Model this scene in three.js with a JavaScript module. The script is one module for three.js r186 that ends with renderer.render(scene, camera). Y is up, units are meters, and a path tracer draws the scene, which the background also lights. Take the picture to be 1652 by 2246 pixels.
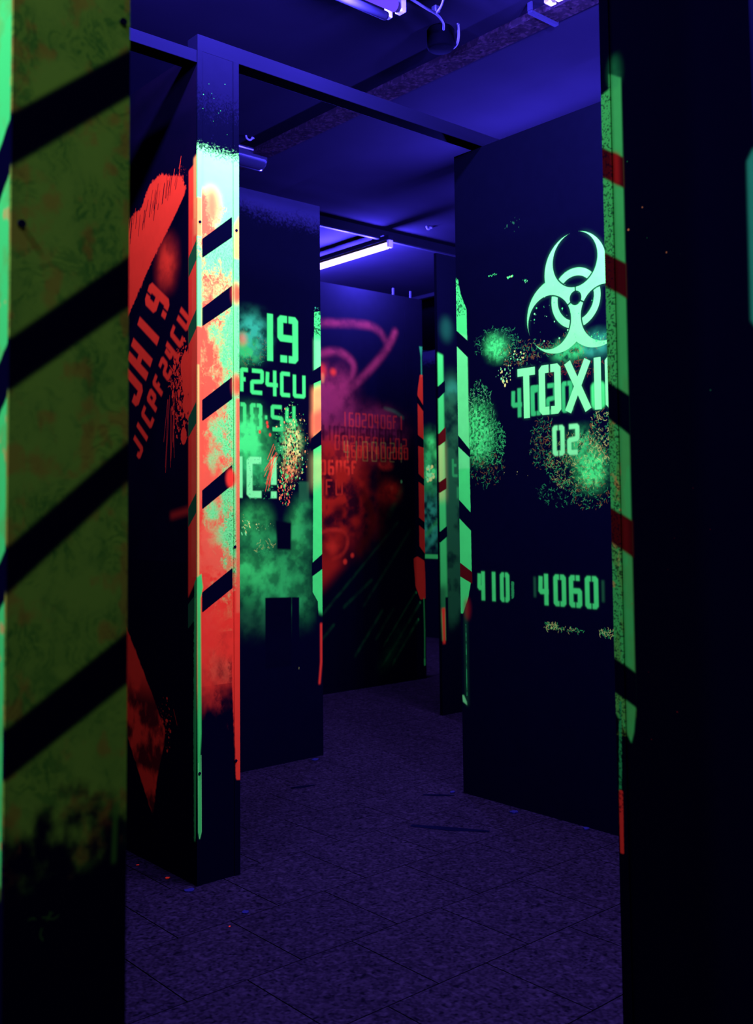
import * as THREE from 'three';
import { mergeGeometries } from 'three/addons/utils/BufferGeometryUtils.js';
import { RoundedBoxGeometry } from 'three/addons/geometries/RoundedBoxGeometry.js';
import { RectAreaLightUniformsLib } from 'three/addons/lights/RectAreaLightUniformsLib.js';

// ---------------------------------------------------------------- camera, lamps, exposure
// The maze stands on a grid. b runs along +x, a runs along -z (both recede from the camera), z below means height (+y).
const CAM = { height: 1.0359, pitch: 3.4439, roll: -0.5814, yaw: 41.2016, focal: 2214.8, cy: 992.7 };
const EXPOSURE = 1.0;
const LAMP_RGB = [0.054, 0.041, 1.0];               // black-light tubes: deep violet blue with a faint tail of green and red
const LAMPS = {                                     // intensity of each lamp, spread along its tube
  near: 180, aisle: 305, side: 260, entrance: 44, passage: 172, far: 450,
};
const scene = new THREE.Scene();
scene.background = new THREE.Color(0x000000);
const camera = new THREE.PerspectiveCamera(2 * Math.atan(1123 / CAM.focal) * 180 / Math.PI, 1652 / 2246, 0.05, 60);
{
  const R = Math.PI / 180, p = CAM.pitch * R, y = CAM.yaw * R, r = CAM.roll * R;
  const fw = new THREE.Vector3(Math.sin(y) * Math.cos(p), Math.sin(p), -Math.cos(y) * Math.cos(p));
  const rt = new THREE.Vector3(Math.cos(y), 0, Math.sin(y)), up = new THREE.Vector3().crossVectors(rt, fw);
  const up2 = rt.clone().multiplyScalar(-Math.sin(r)).addScaledVector(up, Math.cos(r));
  camera.position.set(0, CAM.height, 0);
  camera.up.copy(up2);
  camera.lookAt(camera.position.clone().add(fw));
  camera.focus = 2.9; camera.userData.fStop = 5.6;
  camera.setViewOffset(1652, 2246, 0, 1123 - CAM.cy, 1652, 2246);
}
const renderer = new THREE.WebGLRenderer({ antialias: true });
renderer.toneMapping = THREE.LinearToneMapping;
renderer.toneMappingExposure = EXPOSURE;
renderer.shadowMap.enabled = true;
RectAreaLightUniformsLib.init();

// ---------------------------------------------------------------- helpers
const used = {};
const numbered = (n) => { used[n] = (used[n] ?? -1) + 1; return used[n] ? n + '_' + String(used[n]).padStart(3, '0') : n; };
const P = (b, a, z) => new THREE.Vector3(b, z, -a);
function tag(o, label, category, group, kind) {
  o.userData.label = label;
  if (category) o.userData.category = category;
  if (group) o.userData.group = group;
  if (kind) o.userData.kind = kind;
  return o;
}
function thing(name, label, category, at = [0, 0, 0], group) {
  const o = new THREE.Group(); o.name = numbered(name); o.position.set(at[0], at[2], -at[1]); scene.add(o);
  return tag(o, label, category, group);
}
function obj(name, geo, material, parent) {
  const m = new THREE.Mesh(Array.isArray(geo) ? mergeGeometries(geo.map((g) => (g.index ? g.toNonIndexed() : g))) : geo, material);
  m.name = parent ? name : numbered(name); m.castShadow = m.receiveShadow = true; (parent ?? scene).add(m);
  return m;
}
// a box between two corners given in (b, a, z); edges very slightly rounded when r is given
function bx(b0, b1, a0, a1, z0, z1, r = 0) {
  const w = Math.abs(b1 - b0), d = Math.abs(a1 - a0), h = Math.abs(z1 - z0);
  const g = r ? new RoundedBoxGeometry(w, h, d, 2, r) : new THREE.BoxGeometry(w, h, d);
  g.translate((b0 + b1) / 2, (z0 + z1) / 2, -(a0 + a1) / 2);
  return g;
}
const from = (geo, [b, a, z]) => { (Array.isArray(geo) ? geo : [geo]).forEach((g) => g.translate(-b, -z, a)); return geo; };
let seed = 20240611;
const rnd = () => { seed = (seed + 0x6d2b79f5) | 0; let t = Math.imul(seed ^ (seed >>> 15), 1 | seed); t = (t + Math.imul(t ^ (t >>> 7), 61 | t)) ^ t; return ((t ^ (t >>> 14)) >>> 0) / 4294967296; };
const hash = (x, y, s) => { let h = Math.imul(x, 374761393) ^ Math.imul(y, 668265263) ^ Math.imul(s, 2147483647 - 58); h = Math.imul(h ^ (h >>> 13), 1274126177); return ((h ^ (h >>> 16)) >>> 0) / 4294967296; };
function vn(x, y, s) {
  const X = Math.floor(x), Y = Math.floor(y); let u = x - X, v = y - Y; u = u * u * (3 - 2 * u); v = v * v * (3 - 2 * v);
  const a = hash(X, Y, s), b = hash(X + 1, Y, s), c = hash(X, Y + 1, s), d = hash(X + 1, Y + 1, s);
  return a + (b - a) * u + (c - a) * v + (a - b - c + d) * u * v;
}
const fbm = (x, y, s, n = 4) => { let t = 0, k = 0.5, q = 0; for (let i = 0; i < n; i++) { t += k * vn(x, y, s + i); q += k; x = x * 2.03 + 7.1; y = y * 2.03 + 3.7; k *= 0.5; } return t / q; };
const ss = (a, b, x) => { const t = Math.min(1, Math.max(0, (x - a) / (b - a))); return t * t * (3 - 2 * t); };

// ---------------------------------------------------------------- paint
// Base colours (linear) as seen in even light.
const PIG = {
  bare: [0.0019, 0.0018, 0.0018], topTone: [0.0016, 0.0015, 0.0015], board: [0.0058, 0.0056, 0.0056], black: [0.0007, 0.0008, 0.0007], soot: [0.0006, 0.0006, 0.0005],
  green: [0.048, 0.82, 0.0103], mint: [0.165, 0.95, 0.0175], dgreen: [0.026, 0.50, 0.0074], teal: [0.026, 0.42, 0.0144], dark: [0.0105, 0.10, 0.0026],
  red: [0.81, 0.045, 0.0017], salmon: [0.83, 0.125, 0.0038], orange: [0.84, 0.36, 0.0067], maroon: [0.066, 0.004, 0.0003], dred: [0.37, 0.016, 0.0007], magenta: [0.176, 0.018, 0.006],
  yellow: [0.62, 0.80, 0.0124], olive: [0.125, 0.36, 0.0024], oliveDark: [0.040, 0.19, 0.0015], oliveRed: [0.24, 0.12, 0.0014], strip: [0.062, 0.78, 0.0089], violet: [0.05, 0.012, 0.012],
};
// One painted sheet: left and right are grid coordinates of its edges as one faces it, z0..z1 its height.
class Face {
  constructor(left, right, z0, z1, ppm, base) {
    Object.assign(this, { left, right, z0, z1, ppm, w: Math.abs(right - left), h: z1 - z0, dir: Math.sign(right - left) });
    this.W = Math.round(this.w * ppm); this.H = Math.round(this.h * ppm); this.c = new Float32Array(this.W * this.H * 3);
    for (let i = 0; i < this.W * this.H; i++) for (let k = 0; k < 3; k++) this.c[i * 3 + k] = base[k];
  }
  r(c) { return (c - this.left) * this.dir; }                     // metres from the left edge
  pts(list) { return list.map(([c, z]) => [this.r(c), z]); }
  // a mask covers a box of the sheet, [x0, x1, z0, z1] in metres; the whole sheet without one
  mask(draw, box = [0, this.w, this.z0, this.z1], pad = 0) {
    const s = this.ppm, x0 = Math.max(0, Math.floor((box[0] - pad) * s)), x1 = Math.min(this.W, Math.ceil((box[1] + pad) * s)), y0 = Math.max(0, Math.floor((this.z1 - box[3] - pad) * s)), y1 = Math.min(this.H, Math.ceil((this.z1 - box[2] + pad) * s));
    const w = Math.max(1, x1 - x0), h = Math.max(1, y1 - y0), cv = document.createElement('canvas'); cv.width = w; cv.height = h;
    const g = cv.getContext('2d'); g.fillStyle = '#000'; g.fillRect(0, 0, w, h);
    g.setTransform(s, 0, 0, -s, -x0, this.z1 * s - y0);
    g.fillStyle = '#fff'; g.strokeStyle = '#fff'; g.lineJoin = 'bevel'; g.lineCap = 'butt';
    draw(g);
    const d = g.getImageData(0, 0, w, h).data, m = new Float32Array(w * h);
    for (let i = 0; i < m.length; i++) m[i] = d[i * 4] / 255;
    return { x0, y0, w, h, d: m };
  }
  blur(m, metres) {
    const R = Math.max(0, Math.round(metres * this.ppm / 1.7)); if (!R) return m;
    const { w, h, d } = m, t = new Float32Array(d.length);
    const pass = (src, dst, n, step, lines, lstep) => {
      for (let l = 0; l < lines; l++) {
        const o = l * lstep, at = (i) => src[o + Math.min(n - 1, Math.max(0, i)) * step]; let s = 0;
        for (let i = -R; i <= R; i++) s += at(i);
        for (let i = 0; i < n; i++) { dst[o + i * step] = s / (2 * R + 1); s += at(i + R + 1) - at(i - R); }
      }
    };
    for (let k = 0; k < 2; k++) { pass(d, t, w, 1, h, w); pass(t, d, h, w, w, 1); }
    return m;
  }
  each(m, f) {                                                    // f(value, metres right, height) -> new value, only where there is paint
    for (let y = 0, i = 0; y < m.h; y++) { const z = this.z1 - (m.y0 + y + 0.5) / this.ppm; for (let x = 0; x < m.w; x++, i++) if (m.d[i] > 0.002) m.d[i] = f(m.d[i], (m.x0 + x + 0.5) / this.ppm, z); }
    return m;
  }
  lay(m, pig, k = 1) {
    const p = PIG[pig];
    for (let y = 0, i = 0; y < m.h; y++) for (let x = 0, o = ((m.y0 + y) * this.W + m.x0) * 3; x < m.w; x++, i++, o += 3) { const t = Math.min(1, m.d[i] * k); if (t > 0) for (let q = 0; q < 3; q++) this.c[o + q] += (p[q] - this.c[o + q]) * t; }
    return this;
  }
  // shapes in grid coordinates
  poly(list, pig, { soft = 0, k = 1, grain = 0, gs = 0.004 } = {}) {
    const p = this.pts(list);
    return this.coat((g) => { g.beginPath(); p.forEach(([x, y], i) => (i ? g.lineTo(x, y) : g.moveTo(x, y))); g.closePath(); g.fill(); }, pig, { soft, k, grain, gs, box: hull(p) });
  }
  coat(draw, pig, { soft = 0, k = 1, grain = 0, gs = 0.004, mist = 0, ms = 0.05, sd = 5, box } = {}) {
    const m = this.mask(draw, box, soft * 2.6 + 0.004); if (soft) this.blur(m, soft);
    if (grain) this.each(m, (v, x, z) => ss(0.5 - 0.22, 0.5 + 0.22, v + (fbm(x / gs, z / gs, sd, 2) - 0.5) * grain));
    if (mist) this.each(m, (v, x, z) => v * Math.max(0, 1 - mist + mist * 2 * ss(0.25, 0.75, fbm(x / ms, z / ms, sd + 9))));
    return this.lay(m, pig, k);
  }
  spray(c, z, rc, rz, pig, o = {}) {                              // an oval burst of paint
    const x = this.r(c);
    return this.coat((g) => { g.beginPath(); g.ellipse(x, z, rc, rz, o.turn ?? 0, 0, 7); g.fill(); }, pig, { soft: Math.min(rc, rz) * 0.8, box: hull([[x, z]], Math.max(rc, rz)), ...o });
  }
  line(list, width, pig, o = {}) {
    const p = this.pts(list);
    return this.coat((g) => {
      g.lineWidth = width; g.lineCap = 'round'; g.lineJoin = 'round'; g.beginPath(); g.moveTo(...p[0]);
      if (o.curve) { for (let i = 1; i < p.length - 1; i++) g.quadraticCurveTo(...p[i], (p[i][0] + p[i + 1][0]) / 2, (p[i][1] + p[i + 1][1]) / 2); g.lineTo(...p.at(-1)); } else p.slice(1).forEach((q) => g.lineTo(...q));
      g.stroke();
    }, pig, { ...o, box: hull(p, width) });
  }
  drops(c, z, rc, rz, n, size, pigs, { k = 1, stretch = 1, turn = 0 } = {}) {   // flicked droplets
    const x0 = this.r(c), list = pigs.map(() => []);
    for (let i = 0; i < n; i++) { const t = rnd() * 6.283, q = Math.pow(rnd(), 0.7); list[Math.floor(rnd() * pigs.length)].push([x0 + Math.cos(t) * q * rc, z + Math.sin(t) * q * rz, size * (0.35 + 1.3 * Math.pow(rnd(), 3))]); }
    pigs.forEach((p, j) => this.coat((g) => { for (const [x, y, s] of list[j]) { g.beginPath(); g.ellipse(x, y, s, s * stretch, turn + (rnd() - 0.5) * 0.6, 0, 7); g.fill(); } }, p, { k, box: hull([[x0 - rc, z - rz], [x0 + rc, z + rz]], size * 2 * stretch) }));
    return this;
  }
  scrub(c, z, rc, rz, n, pigs, { len = 0.012, width = 0.0015, k = 0.8 } = {}) { // short curly brush or sponge marks
    const x0 = this.r(c), list = pigs.map(() => []);
    for (let i = 0; i < n; i++) { const t = rnd() * 6.283, q = Math.sqrt(rnd()); list[Math.floor(rnd() * pigs.length)].push([x0 + Math.cos(t) * q * rc, z + Math.sin(t) * q * rz, rnd() * 6.283, len * (0.4 + rnd())]); }
    pigs.forEach((p, j) => this.coat((g) => { g.lineWidth = width; for (const [x, y, t, l] of list[j]) { const ex = x + Math.cos(t) * l, ey = y + Math.sin(t) * l; g.beginPath(); g.moveTo(x, y); g.quadraticCurveTo((x + ex) / 2 + Math.sin(t) * l * 0.4, (y + ey) / 2 - Math.cos(t) * l * 0.4, ex, ey); g.stroke(); } }, p, { k, box: hull([[x0 - rc, z - rz], [x0 + rc, z + rz]], len * 2) }));
    return this;
  }
  text(str, c0, c1, zb, zt, thick, pig, o = {}) {                 // stencil lettering filling the box c0..c1, zb..zt
    const x0 = this.r(c0), x1 = this.r(c1), n = str.length, gap = o.gap ?? thick * 0.75, w = ((x1 - x0) - gap * (n - 1)) / n;
    const draw = (g) => { for (let i = 0; i < n; i++) glyph(g, str[i], x0 + i * (w + gap), zb, w, zt - zb, thick); };
    const box = hull([[x0, zb], [x1, zt]], thick);
    if (o.halo) this.coat(draw, o.haloPig ?? 'dark', { soft: o.halo, k: 0.8, box });  // soft dim green rim painted around the letters to imitate their glow
    return this.coat(draw, pig, { soft: 0.0018, box, ...o });
  }
  turned(str, cc, zc, h, adv, angle, thick, pig, o = {}) {        // lettering on a slant; cc, zc is the middle of the last letter
    const x0 = this.r(cc), n = str.length, w = adv - thick * 0.8;
    return this.coat((g) => { g.save(); g.translate(x0, zc); g.rotate(angle); for (let i = 0; i < n; i++) glyph(g, str[i], -(n - 1 - i) * adv - w / 2, -h / 2, w, h, thick); g.restore(); }, pig, { soft: 0.0014, ...o });
  }
  wear(amount, scale, sd) { for (let y = 0, i = 0; y < this.H; y++) for (let x = 0; x < this.W; x++, i++) { const n = 1 + (fbm(x / this.ppm / scale, y / this.ppm / scale, sd) - 0.5) * amount; for (let k = 0; k < 3; k++) this.c[i * 3 + k] *= n; } return this; }
  texture() {
    const d = new Float32Array(this.W * this.H * 4);
    for (let y = 0; y < this.H; y++) for (let x = 0; x < this.W; x++) { const i = (y * this.W + x) * 3, o = ((this.H - 1 - y) * this.W + x) * 4; for (let k = 0; k < 3; k++) d[o + k] = Math.min(0.97, Math.max(0, this.c[i + k])); d[o + 3] = 1; }
    const t = new THREE.DataTexture(d, this.W, this.H, THREE.RGBAFormat, THREE.FloatType); t.colorSpace = THREE.LinearSRGBColorSpace; t.magFilter = THREE.LinearFilter; t.minFilter = THREE.LinearMipmapLinearFilter; t.generateMipmaps = true; t.needsUpdate = true;
    return t;
  }
  material(o = {}) { return new THREE.MeshPhysicalMaterial({ map: this.texture(), roughness: 0.9, specularIntensity: 0.004, ...o }); }
}
const hull = (p, r = 0) => [Math.min(...p.map((q) => q[0])) - r, Math.max(...p.map((q) => q[0])) + r, Math.min(...p.map((q) => q[1])) - r, Math.max(...p.map((q) => q[1])) + r];
// stencil letters of straight strokes with cut corners and bridges
const GLYPHS = {
  0: [[[0, 0], [1, 0], [1, 1], [0, 1], 'z']], 1: [[[0.6, 0], [0.6, 1]]], 2: [[[0, 1], [1, 1], [1, 0.52], [0, 0.48], [0, 0], [1, 0]]], 3: [[[0, 1], [1, 1], [1, 0], [0, 0]], [[0.3, 0.5], [1, 0.5]]],
  4: [[[0.05, 1], [0, 0.42], [1, 0.42]], [[0.72, 1], [0.72, 0]]], 5: [[[1, 1], [0, 1], [0, 0.54], [1, 0.5], [1, 0], [0, 0]]], 6: [[[1, 1], [0, 1], [0, 0], [1, 0], [1, 0.52], [0.25, 0.52]]],
  8: [[[0, 0], [1, 0], [1, 0.42], [0.85, 0.52], [1, 0.62], [1, 1], [0, 1], [0, 0.62], [0.15, 0.52], [0, 0.42], 'z']], 9: [[[0, 0], [1, 0], [1, 1], [0, 1], [0, 0.52], [0.8, 0.52]]],
  C: [[[1, 1], [0, 1], [0, 0], [1, 0]]], F: [[[1, 1], [0, 1], [0, 0]], [[0, 0.56], [0.62, 0.56]]], U: [[[0, 1], [0, 0], [1, 0], [1, 1]]], P: [[[0, 0], [0, 1], [1, 1], [1, 0.48], [0.25, 0.48]]], H: [[[0, 0], [0, 1]], [[1, 0], [1, 1]], [[0, 0.5], [1, 0.5]]],
  I: [[[0.5, 0], [0.5, 1]]], J: [[[1, 1], [1, 0], [0, 0], [0, 0.25]]], S: [[[1, 1], [0, 1], [0, 0.54], [1, 0.5], [1, 0], [0, 0]]], T: [[[-0.12, 1], [1.12, 1]], [[0.5, 0.92], [0.5, -0.1]]], X: [[[0, -0.08], [1, 1.08]], [[0, 1.08], [1, -0.08]]],
  O: [[[0, 0], [1, 0], [1, 1], [0, 1], 'z']], '-': [[[0.25, 0.5], [0.85, 0.5]]], '!': [[[0.5, 0.32], [0.5, 1.08]], [[0.5, -0.08], [0.5, 0.12]]], t: [[[0.1, 1], [0.1, 0], [1, 0]], [[0.1, 0.62], [0.8, 0.62]]], ' ': [],
};
function glyph(g, ch, x, y, w, h, t) {
  const X = (u) => x + t / 2 + u * (w - t), Y = (v) => y + t / 2 + v * (h - t);
  g.lineWidth = t; g.lineJoin = 'bevel'; g.lineCap = 'butt';
  for (const s of GLYPHS[ch] ?? []) {
    const closed = s.at(-1) === 'z', p = closed ? s.slice(0, -1) : s;
    g.beginPath(); p.forEach(([u, v], i) => { let px = X(u), py = Y(v); if (p.length === 2 && p[0][0] === p[1][0]) py += (v > 0.5 ? 1 : v < 0.5 ? -1 : 0) * t / 2 * (ch === 'T' || ch === '!' ? 0.3 : 1); i ? g.lineTo(px, py) : g.moveTo(px, py); });
    if (closed) g.closePath(); g.stroke();
  }
  if ('08O69'.includes(ch)) { g.save(); g.fillStyle = '#000'; const b = t * 0.14; g.fillRect(x + w / 2 - b, y - t * 0.1, b * 2, t * 1.3); g.fillRect(x + w / 2 - b, y + h - t * 1.2, b * 2, t * 1.3); g.restore(); }
}
// slanted hazard bars: each entry [left top, right top, right bottom, left bottom] heights
const bars = (f, c0, c1, list, pig = 'black', soft = 0.002) => list.forEach(([lt, rt, rb, lb, p]) => f.poly([[c0, lt], [c1, rt], [c1, rb], [c0, lb]], p ?? pig, { soft, grain: 0.15, gs: 0.006 }));
function spreadGrain(f, c0, c1, z0, z1, pig, thr, gs, sd, k = 1) {                // pepper of fine dots
  const x0 = Math.min(f.r(c0), f.r(c1)), x1 = Math.max(f.r(c0), f.r(c1)), m = f.mask((g) => g.fillRect(x0, z0, x1 - x0, z1 - z0), [x0, x1, z0, z1]);
  f.each(m, (v, x, z) => ss(thr, thr + 0.1, fbm(x / gs, z / gs, sd, 2))); f.lay(m, pig, k); return f;
}
function patches(f, c0, c1, z0, z1, pig, fn, k = 1) {                             // paint laid where fn(x, z) says so
  const x0 = Math.min(f.r(c0), f.r(c1)), x1 = Math.max(f.r(c0), f.r(c1)), m = f.mask((g) => g.fillRect(x0, z0, x1 - x0, z1 - z0), [x0, x1, z0, z1]);
  f.each(m, (v, x, z) => v * fn(x, z)); f.lay(m, pig, k); return f;
}

// ---------------------------------------------------------------- plain materials
const plain = (c, rough = 0.8, o = {}) => new THREE.MeshPhysicalMaterial({ color: new THREE.Color().setRGB(...c), roughness: rough, specularIntensity: 0.006, ...o });
function noiseTexture(n, metres, fn) {                                            // tiling colour texture, fn(x, y) in 0..1 -> linear rgb
  const d = new Float32Array(n * n * 4);
  for (let y = 0; y < n; y++) for (let x = 0; x < n; x++) { const c = fn(x / n, y / n); for (let k = 0; k < 3; k++) d[(y * n + x) * 4 + k] = Math.min(1, Math.max(0, c[k])); d[(y * n + x) * 4 + 3] = 1; }
  const t = new THREE.DataTexture(d, n, n, THREE.RGBAFormat, THREE.FloatType); t.colorSpace = THREE.LinearSRGBColorSpace; t.magFilter = THREE.LinearFilter; t.wrapS = t.wrapT = THREE.RepeatWrapping; t.repeat.set(1 / metres, 1 / metres); t.needsUpdate = true;
  return t;
}
function metreUV(g) {                                                             // uv in metres by the axis each face points along
  const p = g.attributes.position, n = g.attributes.normal, uv = new Float32Array(p.count * 2);
  for (let i = 0; i < p.count; i++) { const ax = Math.abs(n.getX(i)), ay = Math.abs(n.getY(i)), az = Math.abs(n.getZ(i)); const [u, v] = ay >= ax && ay >= az ? [p.getX(i), p.getZ(i)] : ax >= az ? [p.getZ(i), p.getY(i)] : [p.getX(i), p.getY(i)]; uv[i * 2] = u; uv[i * 2 + 1] = v; }
  g.setAttribute('uv', new THREE.BufferAttribute(uv, 2)); return g;
}
const grey = (v, rough, o) => plain([v * 1.03, v, v * 0.98], rough, o);
const M = {
  black: plain(PIG.black, 0.9), bare: plain(PIG.bare, 0.85), ceiling: null, grout: grey(0.0013, 0.95), wall: grey(0.005, 0.9),
  housing: grey(0.008, 0.6), white: grey(0.25, 0.45), cable: grey(0.075, 0.5), dark: grey(0.0004, 0.95), tray: null, rail: grey(0.0075, 0.6), railDark: grey(0.0026, 0.7),
  diffuser: grey(0.006, 0.2, { specularIntensity: 0.08 }), hole: grey(0.0012, 0.7), tape: grey(0.0004, 0.6), chipRed: plain(PIG.red, 0.6), lint: grey(0.009, 0.9), chipGreen: plain(PIG.green, 0.6),
};
M.ceiling = new THREE.MeshPhysicalMaterial({ roughness: 0.95, specularIntensity: 0.0, map: noiseTexture(512, 3, (x, y) => { const k = 0.85 + 0.3 * fbm(x * 12, y * 12, 31); return [0.0051 * k, 0.0044 * k, 0.0048 * k]; }) });
M.tray = new THREE.MeshPhysicalMaterial({ roughness: 0.9, specularIntensity: 0.0, map: noiseTexture(512, 0.6, (x, y) => { const k = 0.5 + fbm(x * 26, y * 26, 41) * 1.0, r = ss(0.5, 0.62, fbm(x * 60, y * 60, 44)); return [(0.0056 + r * 0.0060) * k, (0.0036 + r * 0.0030) * k, (0.0028 + 0.0020 * r) * k]; }) });
// terrazzo: pale and dark chips in a violet-grey ground
M.terrazzo = new THREE.MeshPhysicalMaterial({ roughness: 0.85, specularIntensity: 0.004, map: noiseTexture(1024, 1.2, (x, y) => {
  const f = vn(x * 210, y * 210, 51), c = vn(x * 120 + 9, y * 120, 55), s = fbm(x * 9, y * 9, 58), k = 0.55 + 0.5 * ss(0.2, 0.8, f) + 0.5 * ss(0.62, 0.85, c) - 0.35 * ss(0.66, 0.85, vn(x * 150, y * 150 + 31, 61)), t = 0.85 + 0.3 * s;
  return [0.0090 * k * t, 0.0058 * k * t, 0.0022 * k * t];
}) });

// ---------------------------------------------------------------- room shell
const ROOM = { b0: -1.6, b1: 7.2, a0: -1.6, a1: 7.4, h: 2.7 };
function structure(name, geo, material, label, parent) { const o = obj(name, geo, material, parent); if (!parent) tag(o, label, name.split('_')[0], null, 'structure'); return o; }
{
  const { b0, b1, a0, a1, h } = ROOM;
  structure('ceiling', metreUV(bx(b0 - 0.1, b1 + 0.1, a0 - 0.1, a1 + 0.1, h, h + 0.12)), M.ceiling, 'flat dark ceiling lit blue by the black lights');
  structure('wall_back', bx(b0 - 0.1, b1 + 0.1, a1, a1 + 0.1, 0, h), M.wall, 'far dark wall behind the maze panels');
  structure('wall_right', bx(b1, b1 + 0.1, a0, a1, 0, h), M.wall, 'dark side wall beyond the maze panels');
  structure('wall_left', bx(b0 - 0.1, b0, a0, a1, 0, h), M.wall, 'dark side wall outside the maze');
  structure('wall_front', bx(b0 - 0.1, b1 + 0.1, a0 - 0.1, a0, 0, h), M.wall, 'dark wall at the entrance side of the maze');
  // floor of 30 cm terrazzo tiles in running bond
  const floor = new THREE.Group(); floor.name = numbered('floor'); scene.add(floor); tag(floor, 'violet grey terrazzo tile floor laid in running bond', 'floor', null, 'structure');
  structure('floor_slab', bx(b0 - 0.1, b1 + 0.1, a0 - 0.1, a1 + 0.1, -0.12, -0.004), M.grout, '', floor);
  const pa = 0.3015, pb = 0.303, ja = 1.340, jb = 1.756, gap = 0.0034, variants = [], rest = [];
  for (let v = 0; v < 6; v++) { const g = metreUV(bx(-(pb - gap) / 2, (pb - gap) / 2, -(pa - gap) / 2, (pa - gap) / 2, -0.012, 0)); const uv = g.attributes.uv; for (let i = 0; i < uv.count; i++) uv.setXY(i, uv.getX(i) + v * 0.37, uv.getY(i) + v * 0.53); variants.push(g); }
  for (let i = -10; i < 20; i++) for (let j = -12; j < 19; j++) {
    const a = ja + (i + 0.5) * pa, b = jb + (j + 0.5 + (((i % 2) + 2) % 2 ? 0.5 : 0)) * pb;
    if (a < a0 + 0.16 || a > a1 - 0.16 || b < b0 + 0.16 || b > b1 - 0.16) continue;
    const shown = a > 1.1 && a < 6.0 && b > 0.9 && b < 5.2 && Math.abs(b - a * 0.95) < 1.5;
    if (shown) { const t = obj('tile', variants[(i * 7 + j * 3 + 600) % 6], M.terrazzo, floor); t.position.copy(P(b, a, 0)); } else rest.push(variants[(i * 7 + j * 3 + 600) % 6].clone().translate(b, 0, -a));
  }
  const r = obj('tile_field', rest, M.terrazzo, floor); r.userData.kind = 'stuff';
}

// ---------------------------------------------------------------- panels
// A painted sheet of thickness th in front of a core. kind 'a': runs along a, seen from the low-b side. kind 'b': runs along b, seen from the low-a side.
function sheet(name, f, kind, at, parent, base, o = {}) {
  const { th = 0.006, c0 = f.left, c1 = f.right, z0 = f.z0, z1 = f.z1, proud = 0, material } = o;
  const g = kind === 'a' ? bx(at - proud, at + th, c0, c1, z0, z1) : bx(c0, c1, at - proud, at + th, z0, z1);
  const p = g.attributes.position, uv = new Float32Array(p.count * 2);
  for (let i = 0; i < p.count; i++) { const c = kind === 'a' ? -p.getZ(i) : p.getX(i); uv[i * 2] = Math.min(0.9995, Math.max(0.0005, f.r(c) / f.w)); uv[i * 2 + 1] = Math.min(0.9995, Math.max(0.0005, (p.getY(i) - f.z0) / f.h)); }
  g.setAttribute('uv', new THREE.BufferAttribute(uv, 2));
  return obj(name, from(g, base), material ?? (f.mat ??= f.material()), parent);
}
const T = 0.141, TOP = 2.4;
function screws(parent, base, list) { for (const [b, a, z, axis] of list) { const g = new THREE.CylinderGeometry(0.0042, 0.0042, 0.003, 10); axis === 'a' ? g.rotateZ(Math.PI / 2) : g.rotateX(Math.PI / 2); g.translate(b - base[0], z - base[2], -(a - base[1])); obj('screw_head', g, M.hole, parent); } }

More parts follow.
